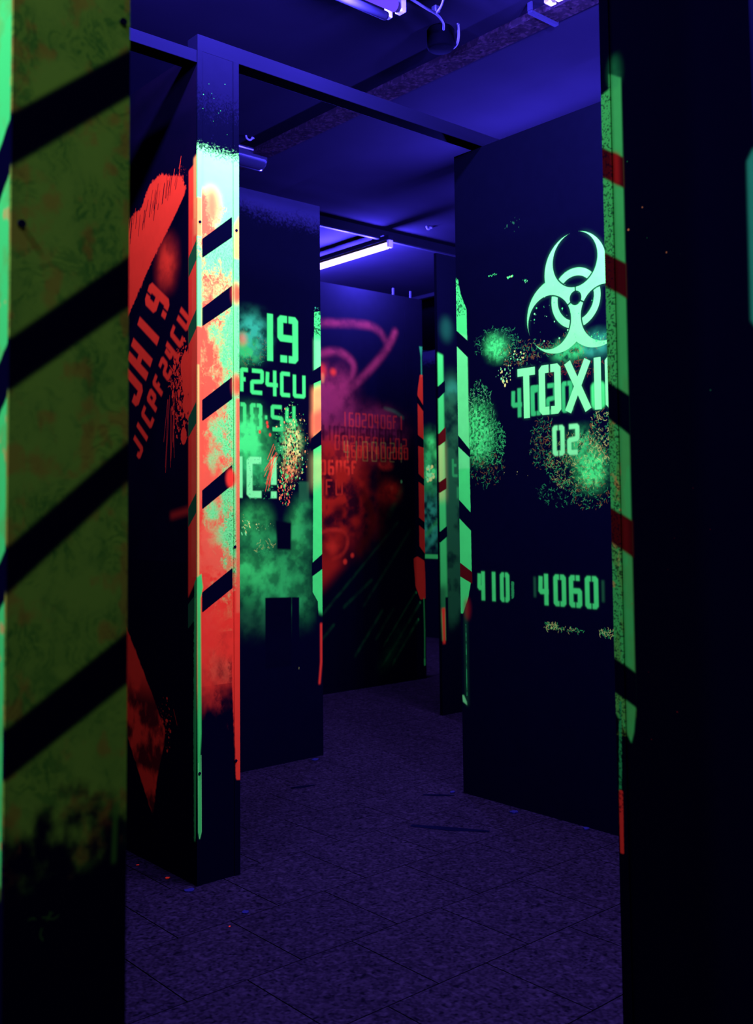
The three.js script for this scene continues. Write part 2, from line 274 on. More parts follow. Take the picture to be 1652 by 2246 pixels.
// --- 1. post-ended panel: striped red and mint end, lettered side
{
  const base = [1.517, 2.513, 0], t = thing('maze_panel', 'panel with a red and mint striped end post and slanted red lettering on its side', 'panel', base);
  obj('core', from(bx(1.523, 1.658, 2.519, 3.62, 0, TOP), base), M.black, t);
  // end face
  const e = new Face(1.517, 1.658, 0, 2.45, 830, PIG.black), L = 1.517, R = 1.658;
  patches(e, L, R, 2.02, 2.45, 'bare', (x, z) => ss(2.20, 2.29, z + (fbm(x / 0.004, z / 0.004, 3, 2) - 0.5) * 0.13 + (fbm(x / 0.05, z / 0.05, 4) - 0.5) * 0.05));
  patches(e, L, R, 0.70, 2.2, 'mint', (x, z) => ss(2.085, 2.125, 2.2 - (z - 2.01) + (fbm(x / 0.0035, z / 0.0035, 8, 2) - 0.5) * 0.05 - 0.0));
  patches(e, L, R, 0.70, 2.14, 'green', (x, z) => ss(0.50, 0.66, fbm(x / 0.003, z / 0.003, 12, 3)) * ss(2.06, 1.75, z) * 0.7);
  patches(e, L, R, 0.70, 1.85, 'soot', (x, z) => ss(0.64, 0.72, fbm(x / 0.0022, z / 0.0022, 15, 2)) * ss(0.06, 0.13, x) * ss(1.75, 1.2, z) * 0.8);
  // salmon and red patches, heavier on the corner side and lower down
  patches(e, L, R, 0.55, 2.02, 'salmon', (x, z) => { const n = fbm(x / 0.05, z / 0.075, 22), lean = (1.95 - z) * 0.24 + (0.062 - x) * 6.0; return ss(0.42, 0.60, n * 0.60 + lean * 0.42 + 0.14 + (fbm(x / 0.004, z / 0.004, 23, 2) - 0.5) * (0.07 + 0.10 * ss(0.4, 0.6, fbm(x / 0.06, z / 0.1, 24)))) * ss(2.02, 1.98, z + 0.03 * fbm(x * 40, 1, 5)); });
  patches(e, L, R, 0.40, 1.75, 'red', (x, z) => { const n = fbm(x / 0.04, z / 0.06, 27); return ss(0.50, 0.62, n * 0.6 + (1.12 - z) * 0.45 + (0.06 - x) * 3.2 + (fbm(x / 0.004, z / 0.004, 28, 2) - 0.5) * 0.08); }, 0.85);
  e.spray(1.566, 1.945, 0.026, 0.055, 'salmon', { k: 0.9 });
  for (const z of [1.35, 1.13, 0.95, 0.88]) e.spray(1.56, z, 0.03, 0.05, 'salmon', { k: 0.7 });
  patches(e, 1.52, R, 0.42, 0.92, 'red', (x, z) => ss(0.44, 0.70, z + (fbm(x / 0.05, z / 0.05, 30) - 0.5) * 0.3) * ss(0.90, 0.78, z + (fbm(x / 0.012, z / 0.012, 33) - 0.5) * 0.2) * (0.72 + 0.5 * fbm(x / 0.03, z / 0.03, 36)));
  patches(e, L, 1.632, 0.2, 0.66, 'black', (x, z) => ss(0.66, 0.44, z + (fbm(x / 0.04, z / 0.05, 32) - 0.5) * 0.16 + ss(0.09, 0.13, x) * 0.1));
  e.poly([[1.634, 0.80], [1.658, 0.80], [1.658, 0.27], [1.645, 0.27], [1.634, 0.55]], 'red', { soft: 0.008, grain: 0.25, gs: 0.01 });
  bars(e, 1.533, 1.636, [[1.840, 1.925, 1.862, 1.783], [1.636, 1.718, 1.655, 1.582], [1.368, 1.444, 1.378, 1.306], [1.107, 1.184, 1.124, 1.052], [0.816, 0.882, 0.823, 0.758]]);
  // paint gathered on the edge beads
  e.poly([[1.517, 2.10], [1.531, 2.10], [1.531, 1.84], [1.517, 1.84]], 'mint', { soft: 0.003 });
  e.poly([[1.517, 1.96], [1.530, 1.96], [1.530, 1.846], [1.517, 1.846]], 'orange', { soft: 0.003 });
  e.poly([[1.517, 1.78], [1.531, 1.78], [1.531, 1.58], [1.517, 1.58]], 'mint', { soft: 0.004 });
  e.poly([[1.517, 1.58], [1.527, 1.58], [1.527, 1.05], [1.517, 1.05]], 'salmon', { soft: 0.003 }); e.poly([[1.518, 1.47], [1.523, 1.47], [1.523, 0.84], [1.518, 0.84]], 'yellow', { soft: 0.0015, k: 0.8 });
  e.poly([[1.640, 1.98], [1.656, 1.98], [1.656, 1.90], [1.640, 1.90]], 'mint', { soft: 0.004 }); e.poly([[1.642, 1.90], [1.658, 1.93], [1.658, 1.80], [1.642, 1.80]], 'orange', { soft: 0.004, k: 0.85 });
  e.poly([[1.638, 1.79], [1.650, 1.79], [1.650, 1.05], [1.638, 1.05]], 'mint', { soft: 0.004, k: 0.8 }); e.poly([[1.646, 1.38], [1.658, 1.38], [1.658, 0.75], [1.646, 0.75]], 'salmon', { soft: 0.004, k: 0.9 });
  for (const z of [1.695, 1.42]) e.spray(1.648, z, 0.012, 0.035, 'red', { k: 0.9 });
  e.spray(1.630, 1.143, 0.016, 0.028, 'red', { soft: 0.006 });
  // green run down the corner
  e.poly([[1.517, 0.86], [1.530, 0.87], [1.536, 0.83], [1.527, 0.80], [1.528, 0.70], [1.529, 0.56], [1.530, 0.42], [1.526, 0.36], [1.529, 0.26], [1.530, 0.15], [1.5245, 0.128], [1.521, 0.15], [1.519, 0.4]], 'green', { soft: 0.0015 });
  e.line([[1.5285, 0.36], [1.5295, 0.24], [1.530, 0.15], [1.5245, 0.130], [1.5215, 0.15], [1.521, 0.34]], 0.0016, 'mint', {});
  e.drops(1.59, 2.23, 0.07, 0.10, 26, 0.0016, ['bare', 'green']);
  e.wear(0.10, 0.02, 91);
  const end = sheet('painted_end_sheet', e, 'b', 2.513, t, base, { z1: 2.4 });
  for (const [p0, p1] of [[1.5155, 1.531], [1.640, 1.6595]]) sheet('edge_bead', e, 'b', 2.513, end, base, { c0: p0, c1: p1, proud: 0.0022, th: 0, z1: 2.4 });
  // lettered side
  const s = new Face(3.62, 2.513, 0, 2.4, 640, PIG.black);
  patches(s, 3.0, 2.513, 0.9, 2.4, 'violet', (x, z) => 0.03 * fbm(x / 0.1, z / 0.1, 35));
  s.poly([[3.02, 1.93], [2.90, 2.00], [2.852, 2.005], [2.80, 2.07], [2.736, 2.085], [2.66, 2.06], [2.60, 2.045], [2.578, 1.995], [2.657, 1.922], [2.792, 1.816], [2.937, 1.674], [3.02, 1.60]], 'red', { soft: 0.012, grain: 0.55, gs: 0.007 });
  for (let i = 0; i < 70; i++) { const c = 2.60 + rnd() * 0.34, z = 2.075 - (c - 2.62) * 0.33 + (rnd() - 0.35) * 0.05; s.line([[c, z], [c + 0.012, z - 0.03 - rnd() * 0.04]], 0.002 + rnd() * 0.002, rnd() > 0.35 ? 'black' : 'red', { k: 0.8 }); }
  s.drops(2.60, 2.04, 0.03, 0.04, 30, 0.0022, ['red', 'dred']);
  s.poly([[2.585, 1.985], [2.56, 1.96], [2.95, 1.60], [2.98, 1.635]], 'black', { soft: 0.002 });
  s.spray(2.69, 1.795, 0.05, 0.07, 'red', { k: 0.75, mist: 0.3 });
  s.turned('JHI9', 2.750, 1.690, 0.150, 0.098, 0.98, 0.028, 'red'); s.turned('JICPF24CU', 2.592, 1.614, 0.083, 0.0575, 0.905, 0.0165, 'red');
  s.scrub(2.62, 1.42, 0.05, 0.11, 130, ['red', 'red', 'maroon'], { len: 0.02, width: 0.003 });
  s.drops(2.60, 1.40, 0.06, 0.16, 150, 0.0042, ['red'], { stretch: 1.4 });
  for (const [c, z, q] of [[2.578, 1.47, 0.03], [2.576, 1.36, 0.02], [2.590, 1.268, 0.017], [2.575, 1.42, 0.024]]) s.spray(c, z, q, q * 1.5, 'red', { soft: 0.006, grain: 0.5 });
  for (let i = 0; i < 9; i++) { const c = 2.63 + rnd() * 0.06; s.line([[c, 1.40 - rnd() * 0.06], [c + 0.035 * (rnd() - 0.3), 1.26 - rnd() * 0.1]], 0.0018, 'red', { k: 0.7 }); }
  s.poly([[3.05, 0.80], [2.927, 0.673], [2.797, 0.526], [2.694, 0.405], [2.70, 0.36], [2.74, 0.26], [2.766, 0.139], [2.918, 0.336], [3.05, 0.50]], 'red', { soft: 0.012, grain: 0.3, gs: 0.012 });
  patches(s, 2.96, 2.66, 0.12, 0.56, 'black', (x, z) => ss(0.36, 0.6, fbm(x / 0.05, z / 0.06, 37) * 0.7 + 0.22 - Math.abs(x - 0.80) * 1.0) * 0.9 * ss(0.56, 0.46, z));
  s.drops(2.70, 0.42, 0.05, 0.09, 60, 0.003, ['red', 'dred']);
  s.line([[2.645, 0.47], [2.625, 0.43]], 0.004, 'dred', { k: 0.6 }); s.line([[2.66, 1.035], [2.56, 1.05]], 0.012, 'red', { soft: 0.012, k: 0.7 });
  // striped margin by the corner
  s.poly([[2.563, 2.05], [2.513, 2.07], [2.513, 0.86], [2.563, 0.80]], 'red', { soft: 0.003 }); s.poly([[2.535, 2.08], [2.513, 2.09], [2.513, 1.85], [2.535, 1.85]], 'orange', { soft: 0.004 });
  patches(s, 2.545, 2.513, 0.86, 1.9, 'salmon', (x, z) => 0.8 * fbm(x / 0.02, z / 0.08, 39));
  bars(s, 2.564, 2.513, [[1.790, 1.842, 1.783, 1.73], [1.585, 1.638, 1.582, 1.53], [1.318, 1.370, 1.306, 1.26], [1.055, 1.108, 1.050, 1.0], [0.78, 0.818, 0.75, 0.71]], 'dark');
  s.poly([[2.530, 0.84], [2.518, 0.86], [2.518, 0.14], [2.530, 0.11], [2.534, 0.4]], 'dgreen', { soft: 0.004, grain: 0.5, gs: 0.006 }); s.poly([[2.526, 0.80], [2.522, 0.80], [2.522, 0.12], [2.527, 0.13]], 'green', { soft: 0.001, k: 0.7 });
  s.wear(0.12, 0.03, 92);
  sheet('painted_side_sheet', s, 'a', 1.517, t, base, { c1: 2.5192 });
  screws(end, base, [[1.524, 2.5105, 1.888], [1.650, 2.5105, 1.885], [1.5235, 2.5105, 0.310], [1.643, 2.5105, 0.942], [1.645, 2.5105, 0.325]]);
}
// --- 2. panel with the warning sign
{
  const base = [2.74, 2.66, 0], t = thing('maze_panel', 'black panel stencilled with a mint biohazard emblem over the word TOXIC', 'panel', base);
  obj('core', from(bx(2.746, 2.881, 1.45, 2.66, 0, TOP), base), M.black, t);
  const f = new Face(2.66, 1.45, 0, TOP, 680, PIG.black);
  patches(f, 2.66, 1.45, 0, 2.4, 'bare', (x, z) => 0.035 * fbm(x / 0.3, z / 0.4, 101));
  // sprayed clouds
  f.spray(2.46, 1.635, 0.05, 0.036, 'green', { mist: 0.5, ms: 0.012, turn: -0.5 }); f.scrub(2.46, 1.65, 0.11, 0.06, 240, ['dark', 'dgreen', 'dark'], { len: 0.014, k: 0.6 });
  f.scrub(2.33, 1.60, 0.12, 0.05, 200, ['dark', 'oliveRed', 'dgreen'], { len: 0.012, k: 0.55 });
  f.spray(2.555, 1.33, 0.055, 0.095, 'green', { mist: 0.9, ms: 0.008, k: 0.9 }); f.scrub(2.55, 1.36, 0.075, 0.16, 700, ['green', 'dgreen', 'mint', 'dark'], { len: 0.010, width: 0.0014, k: 0.7 }); f.scrub(2.48, 1.29, 0.06, 0.08, 300, ['green', 'dgreen'], { len: 0.009, k: 0.7 });
  f.scrub(2.52, 1.19, 0.09, 0.07, 160, ['dark', 'oliveRed', 'dgreen'], { len: 0.012, k: 0.6 });
  f.spray(2.05, 1.175, 0.05, 0.055, 'green', { mist: 0.6, ms: 0.01 }); f.spray(2.09, 1.25, 0.05, 0.05, 'dgreen', { mist: 0.8, ms: 0.012, k: 0.7 });
  f.scrub(2.11, 1.20, 0.13, 0.10, 900, ['dgreen', 'yellow', 'oliveRed', 'dark', 'green'], { len: 0.010, width: 0.0013, k: 0.6 }); f.scrub(2.25, 1.27, 0.06, 0.09, 260, ['oliveRed', 'dgreen', 'dark'], { len: 0.011, k: 0.6 }); f.scrub(2.0, 1.28, 0.06, 0.09, 260, ['oliveRed', 'dgreen', 'yellow'], { len: 0.011, k: 0.55 });
  f.scrub(2.05, 1.09, 0.08, 0.05, 140, ['dark', 'dgreen', 'oliveRed'], { len: 0.010, k: 0.6 }); f.scrub(2.18, 1.10, 0.10, 0.05, 110, ['dark', 'dgreen'], { len: 0.010, k: 0.55 });
  f.spray(2.13, 1.585, 0.07, 0.03, 'dgreen', { mist: 0.8, ms: 0.02, k: 0.8 }); f.spray(2.02, 1.59, 0.05, 0.035, 'teal', { mist: 0.5, k: 0.8 }); f.scrub(2.10, 1.60, 0.13, 0.04, 200, ['oliveRed', 'dgreen', 'dark'], { len: 0.012, k: 0.5 }); f.scrub(2.10, 1.52, 0.13, 0.03, 90, ['oliveRed', 'dred'], { len: 0.012, k: 0.4 });
  // emblem
  const u = 0.0087, C = [f.r(2.098), 1.757], dirs = [90, 210, 330].map((d) => d * Math.PI / 180);
  const at = (t2, d) => [C[0] + Math.cos(t2) * d * u, C[1] + Math.sin(t2) * d * u], disc = (g, p, r) => { g.beginPath(); g.arc(p[0], p[1], r * u, 0, 7); g.fill(); };
  const lobes = (g, grow) => {
    g.fillStyle = '#fff'; dirs.forEach((d) => disc(g, at(d, 11), 15 + grow)); g.fillStyle = '#000'; dirs.forEach((d) => disc(g, at(d, 15.2), 10.9 - grow)); disc(g, C, 2.9 - grow);
    dirs.forEach((d) => { g.save(); g.translate(...C); g.rotate(d); g.fillRect(21 * u, -1.6 * u, 9 * u, 3.2 * u); g.fillRect(0, -0.35 * u, 6 * u, 0.7 * u); g.restore(); });
  };
  const ring = f.mask((g) => { g.lineWidth = 3.0 * u; g.beginPath(); g.arc(C[0], C[1], 10.3 * u, 0, 7); g.stroke(); });
  const gate = f.mask((g) => dirs.forEach((d) => disc(g, at(d, 15.2), 10.2))), lob = f.mask((g) => lobes(g, 0));
  for (let i = 0; i < ring.d.length; i++) ring.d[i] = Math.max(lob.d[i], ring.d[i] * gate.d[i]);
  const halo = f.blur({ ...ring, d: Float32Array.from(ring.d) }, 0.012); f.lay(halo, 'dark', 0.8); f.lay(f.blur(ring, 0.0012), 'mint');  // blurred green rim paints a glow around the emblem
  patches(f, 2.32, 1.86, 1.58, 1.99, 'green', (x, z) => 0.5 * fbm(x / 0.05, z / 0.05, 103) * (ring.d[Math.min(f.H - 1, Math.round((f.z1 - z) * f.ppm)) * f.W + Math.min(f.W - 1, Math.round(x * f.ppm))] ?? 0));
  spreadGrain(f, 2.2, 1.95, 1.6, 1.8, 'soot', 0.80, 0.003, 105, 0.5);
  f.drops(2.15, 1.72, 0.15, 0.12, 46, 0.0022, ['mint', 'green']); f.drops(2.47, 1.905, 0.02, 0.004, 12, 0.002, ['green']); f.drops(2.39, 1.882, 0.015, 0.005, 14, 0.0024, ['yellow', 'green']); f.drops(2.318, 1.856, 0.012, 0.008, 9, 0.0022, ['green', 'mint']);
  f.drops(2.42, 1.53, 0.05, 0.04, 40, 0.0024, ['mint', 'yellow'], { stretch: 1.6 }); f.drops(2.0, 1.60, 0.05, 0.03, 24, 0.003, ['mint', 'green']); f.drops(2.38, 1.60, 0.06, 0.03, 26, 0.0022, ['yellow', 'mint']); f.drops(2.36, 1.17, 0.08, 0.02, 4, 0.002, ['yellow']); f.drops(2.37, 2.07, 0.04, 0.03, 12, 0.0014, ['dark'], { stretch: 3 });
  // lettering
  f.text('4', 2.392, 2.335, 1.372, 1.475, 0.016, 'dgreen', { halo: 0.006 }); f.text('020N', 2.302, 2.05, 1.372, 1.478, 0.015, 'dgreen', { halo: 0.006, gap: 0.02 });
  f.poly([[2.302, 1.372], [2.302, 1.478], [2.268, 1.478], [2.268, 1.455], [2.285, 1.452], [2.285, 1.372]], 'dgreen', { soft: 0.002 });
  f.coat((g) => { g.beginPath(); g.roundRect(f.r(2.042), 1.373, 0.056, 0.09, 0.018); g.fill(); }, 'green', { soft: 0.004 });
  const word = (g) => { for (const [ch, c0, c1] of [['T', 2.367, 2.275], ['O', 2.264, 2.168], ['X', 2.153, 2.041], ['I', 2.05, 1.98], ['C', 1.985, 1.89]]) glyph(g, ch, f.r(c0), 1.371, c0 - c1, 0.173, 0.0275); };
  f.coat(word, 'dark', { soft: 0.009, k: 0.8, box: [f.r(2.4), f.r(1.87), 1.34, 1.57] }); f.coat(word, 'mint', { soft: 0.0012, box: [f.r(2.4), f.r(1.87), 1.34, 1.57] });  // first coat is a painted glow around the word
  f.text('02', 2.209, 2.094, 1.226, 1.331, 0.0175, 'mint', { halo: 0.007, gap: 0.011, k: 0.95 });
  f.text('410', 2.572, 2.417, 0.715, 0.820, 0.017, 'green', { halo: 0.007, gap: 0.011 }); f.text('4060', 2.284, 2.032, 0.715, 0.822, 0.0175, 'green', { halo: 0.007, gap: 0.013 });
  f.poly([[2.408, 0.79], [2.395, 0.79], [2.395, 0.735], [2.408, 0.725]], 'dgreen', { soft: 0.005, grain: 0.4, k: 0.7 }); for (const c of [2.305, 2.018]) f.poly([[c, 0.81], [c - 0.01, 0.81], [c - 0.01, 0.74], [c, 0.74]], 'dark', { soft: 0.004 });
  f.scrub(2.235, 0.645, 0.028, 0.014, 60, ['green', 'yellow'], { len: 0.009, width: 0.0014 }); f.scrub(2.16, 0.64, 0.07, 0.010, 70, ['dgreen', 'yellow', 'green'], { len: 0.007, width: 0.0014 }); f.scrub(2.0, 0.640, 0.035, 0.012, 60, ['dgreen', 'green', 'yellow'], { len: 0.009, width: 0.0014 });
  // striped margin on the far edge
  f.poly([[2.66, 1.93], [2.648, 1.92], [2.635, 1.86], [2.606, 1.80], [2.600, 0.80], [2.62, 0.72], [2.648, 0.66], [2.66, 0.66]], 'green', { soft: 0.003, grain: 0.35, gs: 0.008 }); f.poly([[2.66, 1.72], [2.606, 1.70], [2.602, 1.2], [2.66, 1.2]], 'mint', { soft: 0.006, k: 0.45 });
  bars(f, 2.662, 2.598, [[1.728, 1.676, 1.612, 1.668], [1.330, 1.268, 1.238, 1.286], [1.086, 1.034, 0.966, 1.016], [0.850, 0.816, 0.772, 0.798, 'maroon']]);
  spreadGrain(f, 2.66, 2.61, 1.78, 1.94, 'black', 0.52, 0.006, 107, 0.8);
  f.line([[2.634, 0.70], [2.634, 0.33]], 0.016, 'dark', { soft: 0.01, k: 0.5 }); f.line([[2.634, 0.62], [2.634, 0.36]], 0.003, 'dgreen', { mist: 0.9, ms: 0.02 }); f.poly([[2.658, 0.358], [2.650, 0.360], [2.636, 0.338], [2.634, 0.325], [2.655, 0.335]], 'mint', { soft: 0.003 }); f.spray(2.625, 0.68, 0.015, 0.04, 'dred', { k: 0.4 });
  f.wear(0.14, 0.03, 94);
  sheet('painted_side_sheet', f, 'a', 2.74, t, base);
}
// --- 3. panel with the number
{
  const base = [2.725, 3.479, 0], t = thing('maze_panel', 'panel stencilled with a green number 19 over smoky green spray', 'panel', base);
  obj('core', from(bx(1.662, 2.725, 3.485, 3.62, 0, TOP), base), M.black, t);
  const f = new Face(1.662, 2.725, 0, TOP, 680, PIG.black);
  patches(f, 1.662, 2.725, 2.1, 2.4, 'board', (x, z) => ss(2.27, 2.36, z + (fbm(x / 0.006, z / 0.006, 111, 2) - 0.5) * 0.07 + (fbm(x / 0.15, z / 0.1, 112) - 0.5) * 0.05));  // paler tone along the top edge, breaking up in grain below
  f.spray(2.36, 1.785, 0.075, 0.075, 'teal', { mist: 0.8, ms: 0.04, k: 0.8 }); f.spray(2.33, 1.72, 0.06, 0.05, 'dgreen', { mist: 0.7, ms: 0.03 }); f.spray(2.315, 1.76, 0.02, 0.025, 'salmon', { k: 0.5 }); f.scrub(2.37, 1.73, 0.08, 0.08, 130, ['dgreen', 'oliveRed', 'teal'], { len: 0.014, k: 0.35 });
  f.spray(2.335, 1.34, 0.085, 0.12, 'green', { mist: 0.5, ms: 0.04, k: 0.85 }); f.spray(2.36, 1.22, 0.10, 0.06, 'dgreen', { mist: 0.5, ms: 0.04, k: 0.7 });
  const row = (list, zb, zt, th, k) => f.coat((g) => { for (const [ch, c0, c1] of list) glyph(g, ch, f.r(c0), zb, c1 - c0, zt - zb, th); }, 'green', { soft: 0.0016, k, box: [f.r(2.26), f.r(2.66), zb - 0.01, zt + 0.01] });
  row([['1', 2.421, 2.481], ['9', 2.492, 2.601]], 1.683, 1.884, 0.030, 1); row([['F', 2.302, 2.350], ['2', 2.353, 2.421], ['4', 2.429, 2.501], ['C', 2.505, 2.565], ['U', 2.572, 2.640]], 1.535, 1.643, 0.0172, 0.9); row([['0', 2.272, 2.333], ['8', 2.351, 2.413], ['-', 2.412, 2.450], ['5', 2.456, 2.521], ['4', 2.530, 2.600]], 1.386, 1.498, 0.0168, 0.8);
  f.coat((g) => { for (const [ch, c0, c1] of [['X', 2.13, 2.24], ['I', 2.262, 2.336], ['C', 2.334, 2.422], ['!', 2.434, 2.506]]) glyph(g, ch, f.r(c0), 1.105, c1 - c0, 0.170, 0.029); }, 'mint', { soft: 0.0022 });
  spreadGrain(f, 2.34, 2.47, 1.1, 1.28, 'dgreen', 0.66, 0.008, 113, 0.5);
  // burst of sparks: mixed droplets
  f.spray(2.55, 1.33, 0.055, 0.09, 'dgreen', { mist: 1, ms: 0.012, k: 0.6 }); f.spray(2.57, 1.34, 0.035, 0.07, 'yellow', { mist: 1, ms: 0.010, k: 0.8 }); f.spray(2.56, 1.25, 0.03, 0.06, 'orange', { mist: 1, ms: 0.012, k: 0.55, sd: 8 }); f.drops(2.565, 1.33, 0.09, 0.19, 320, 0.0019, ['yellow', 'orange', 'green', 'mint', 'oliveRed', 'dgreen'], { stretch: 1.7 }); f.drops(2.565, 1.32, 0.05, 0.12, 150, 0.0034, ['yellow', 'orange', 'green', 'dgreen', 'oliveRed'], { stretch: 1.6 }); f.drops(2.565, 1.30, 0.05, 0.12, 200, 0.0024, ['soot'], { stretch: 1.6 }); f.drops(2.53, 1.16, 0.04, 0.09, 150, 0.0020, ['salmon', 'orange', 'green'], { stretch: 2.4 });
  for (let i = 0; i < 16; i++) { const c = 2.46 + rnd() * 0.03, z = 1.34 - rnd() * 0.1; f.line([[c, z], [c - 0.02 - rnd() * 0.03, z - 0.05 - rnd() * 0.08]], 0.0022, rnd() > 0.4 ? 'red' : 'salmon', { k: 0.8 }); }
  for (const [c, z] of [[2.437, 1.42], [2.44, 1.405], [2.452, 1.37], [2.40, 1.38]]) f.spray(c, z, 0.005, 0.007, 'red', { soft: 0.002 });
  // smoke below
  const smoke = (c, z, rc, rz, p, k) => f.spray(c, z, rc, rz, p, { mist: 0.55, ms: 0.045, k: k * 0.55 });
  smoke(2.37, 1.01, 0.075, 0.06, 'green', 0.7); smoke(2.40, 0.93, 0.10, 0.05, 'dgreen', 0.6); smoke(2.62, 1.06, 0.04, 0.05, 'dgreen', 0.7); smoke(2.58, 0.95, 0.04, 0.12, 'green', 0.6); smoke(2.64, 0.93, 0.04, 0.08, 'dgreen', 0.8); smoke(2.44, 0.78, 0.20, 0.13, 'dgreen', 0.9); smoke(2.38, 0.80, 0.12, 0.06, 'green', 0.5); smoke(2.53, 0.68, 0.14, 0.10, 'dgreen', 0.75); smoke(2.32, 0.85, 0.05, 0.04, 'green', 0.6); smoke(2.38, 0.60, 0.12, 0.06, 'dark', 0.9);
  f.poly([[2.602, 1.175], [2.655, 1.175], [2.655, 1.09], [2.602, 1.088]], 'dark', { soft: 0.004, k: 0.8 }); f.poly([[2.48, 1.01], [2.56, 1.0], [2.558, 0.885], [2.485, 0.890]], 'soot', { soft: 0.004 });
  f.scrub(2.42, 0.90, 0.05, 0.03, 50, ['dgreen', 'yellow'], { len: 0.015, k: 0.5 }); f.drops(2.32, 1.00, 0.03, 0.05, 26, 0.0018, ['mint', 'yellow'], { stretch: 3, turn: 0.6 }); f.drops(2.41, 0.985, 0.06, 0.02, 22, 0.0018, ['mint', 'yellow']);
  f.poly([[2.424, 0.692], [2.560, 0.686], [2.558, 0.40], [2.424, 0.40]], 'soot', { soft: 0.003 }); f.poly([[2.560, 0.686], [2.600, 0.684], [2.598, 0.40], [2.558, 0.40]], 'black', { soft: 0.003 }); f.poly([[2.60, 0.40], [2.30, 0.40], [2.30, 0.55], [2.60, 0.55]], 'black', { soft: 0.05, k: 0.6 });
  // striped margin
  f.poly([[2.690, 1.92], [2.731, 1.93], [2.731, 0.46], [2.712, 0.46], [2.70, 0.66], [2.672, 0.70]], 'green', { soft: 0.003, grain: 0.3, gs: 0.008 }); f.poly([[2.690, 1.80], [2.731, 1.80], [2.731, 1.66], [2.690, 1.66]], 'mint', { soft: 0.012, k: 0.75 });
  f.poly([[2.678, 1.58], [2.731, 1.60], [2.731, 1.40], [2.675, 1.37]], 'orange', { soft: 0.02, k: 0.9 }); f.poly([[2.675, 1.47], [2.731, 1.50], [2.731, 1.40], [2.675, 1.36]], 'salmon', { soft: 0.02, k: 0.9 }); f.poly([[2.671, 1.29], [2.731, 1.30], [2.731, 1.18], [2.671, 1.14]], 'yellow', { soft: 0.03, k: 0.4 });
  spreadGrain(f, 2.68, 2.731, 1.82, 1.94, 'black', 0.5, 0.006, 117, 0.85);
  f.poly([[2.69, 0.62], [2.731, 0.60], [2.731, 0.30], [2.70, 0.32]], 'black', { soft: 0.012 }); f.line([[2.717, 0.56], [2.716, 0.40], [2.706, 0.31]], 0.010, 'red', { soft: 0.006, k: 0.85 });
  bars(f, 2.668, 2.734, [[1.652, 1.692, 1.626, 1.597], [1.362, 1.410, 1.342, 1.308], [0.824, 0.868, 0.802, 0.766]]);
  f.drops(2.70, 1.93, 0.02, 0.02, 8, 0.003, ['dgreen', 'teal']); f.drops(2.60, 0.385, 0.004, 0.014, 2, 0.002, ['yellow'], { stretch: 3 });
  f.wear(0.14, 0.03, 95);
  sheet('painted_front_sheet', f, 'b', 3.479, t, base);
}
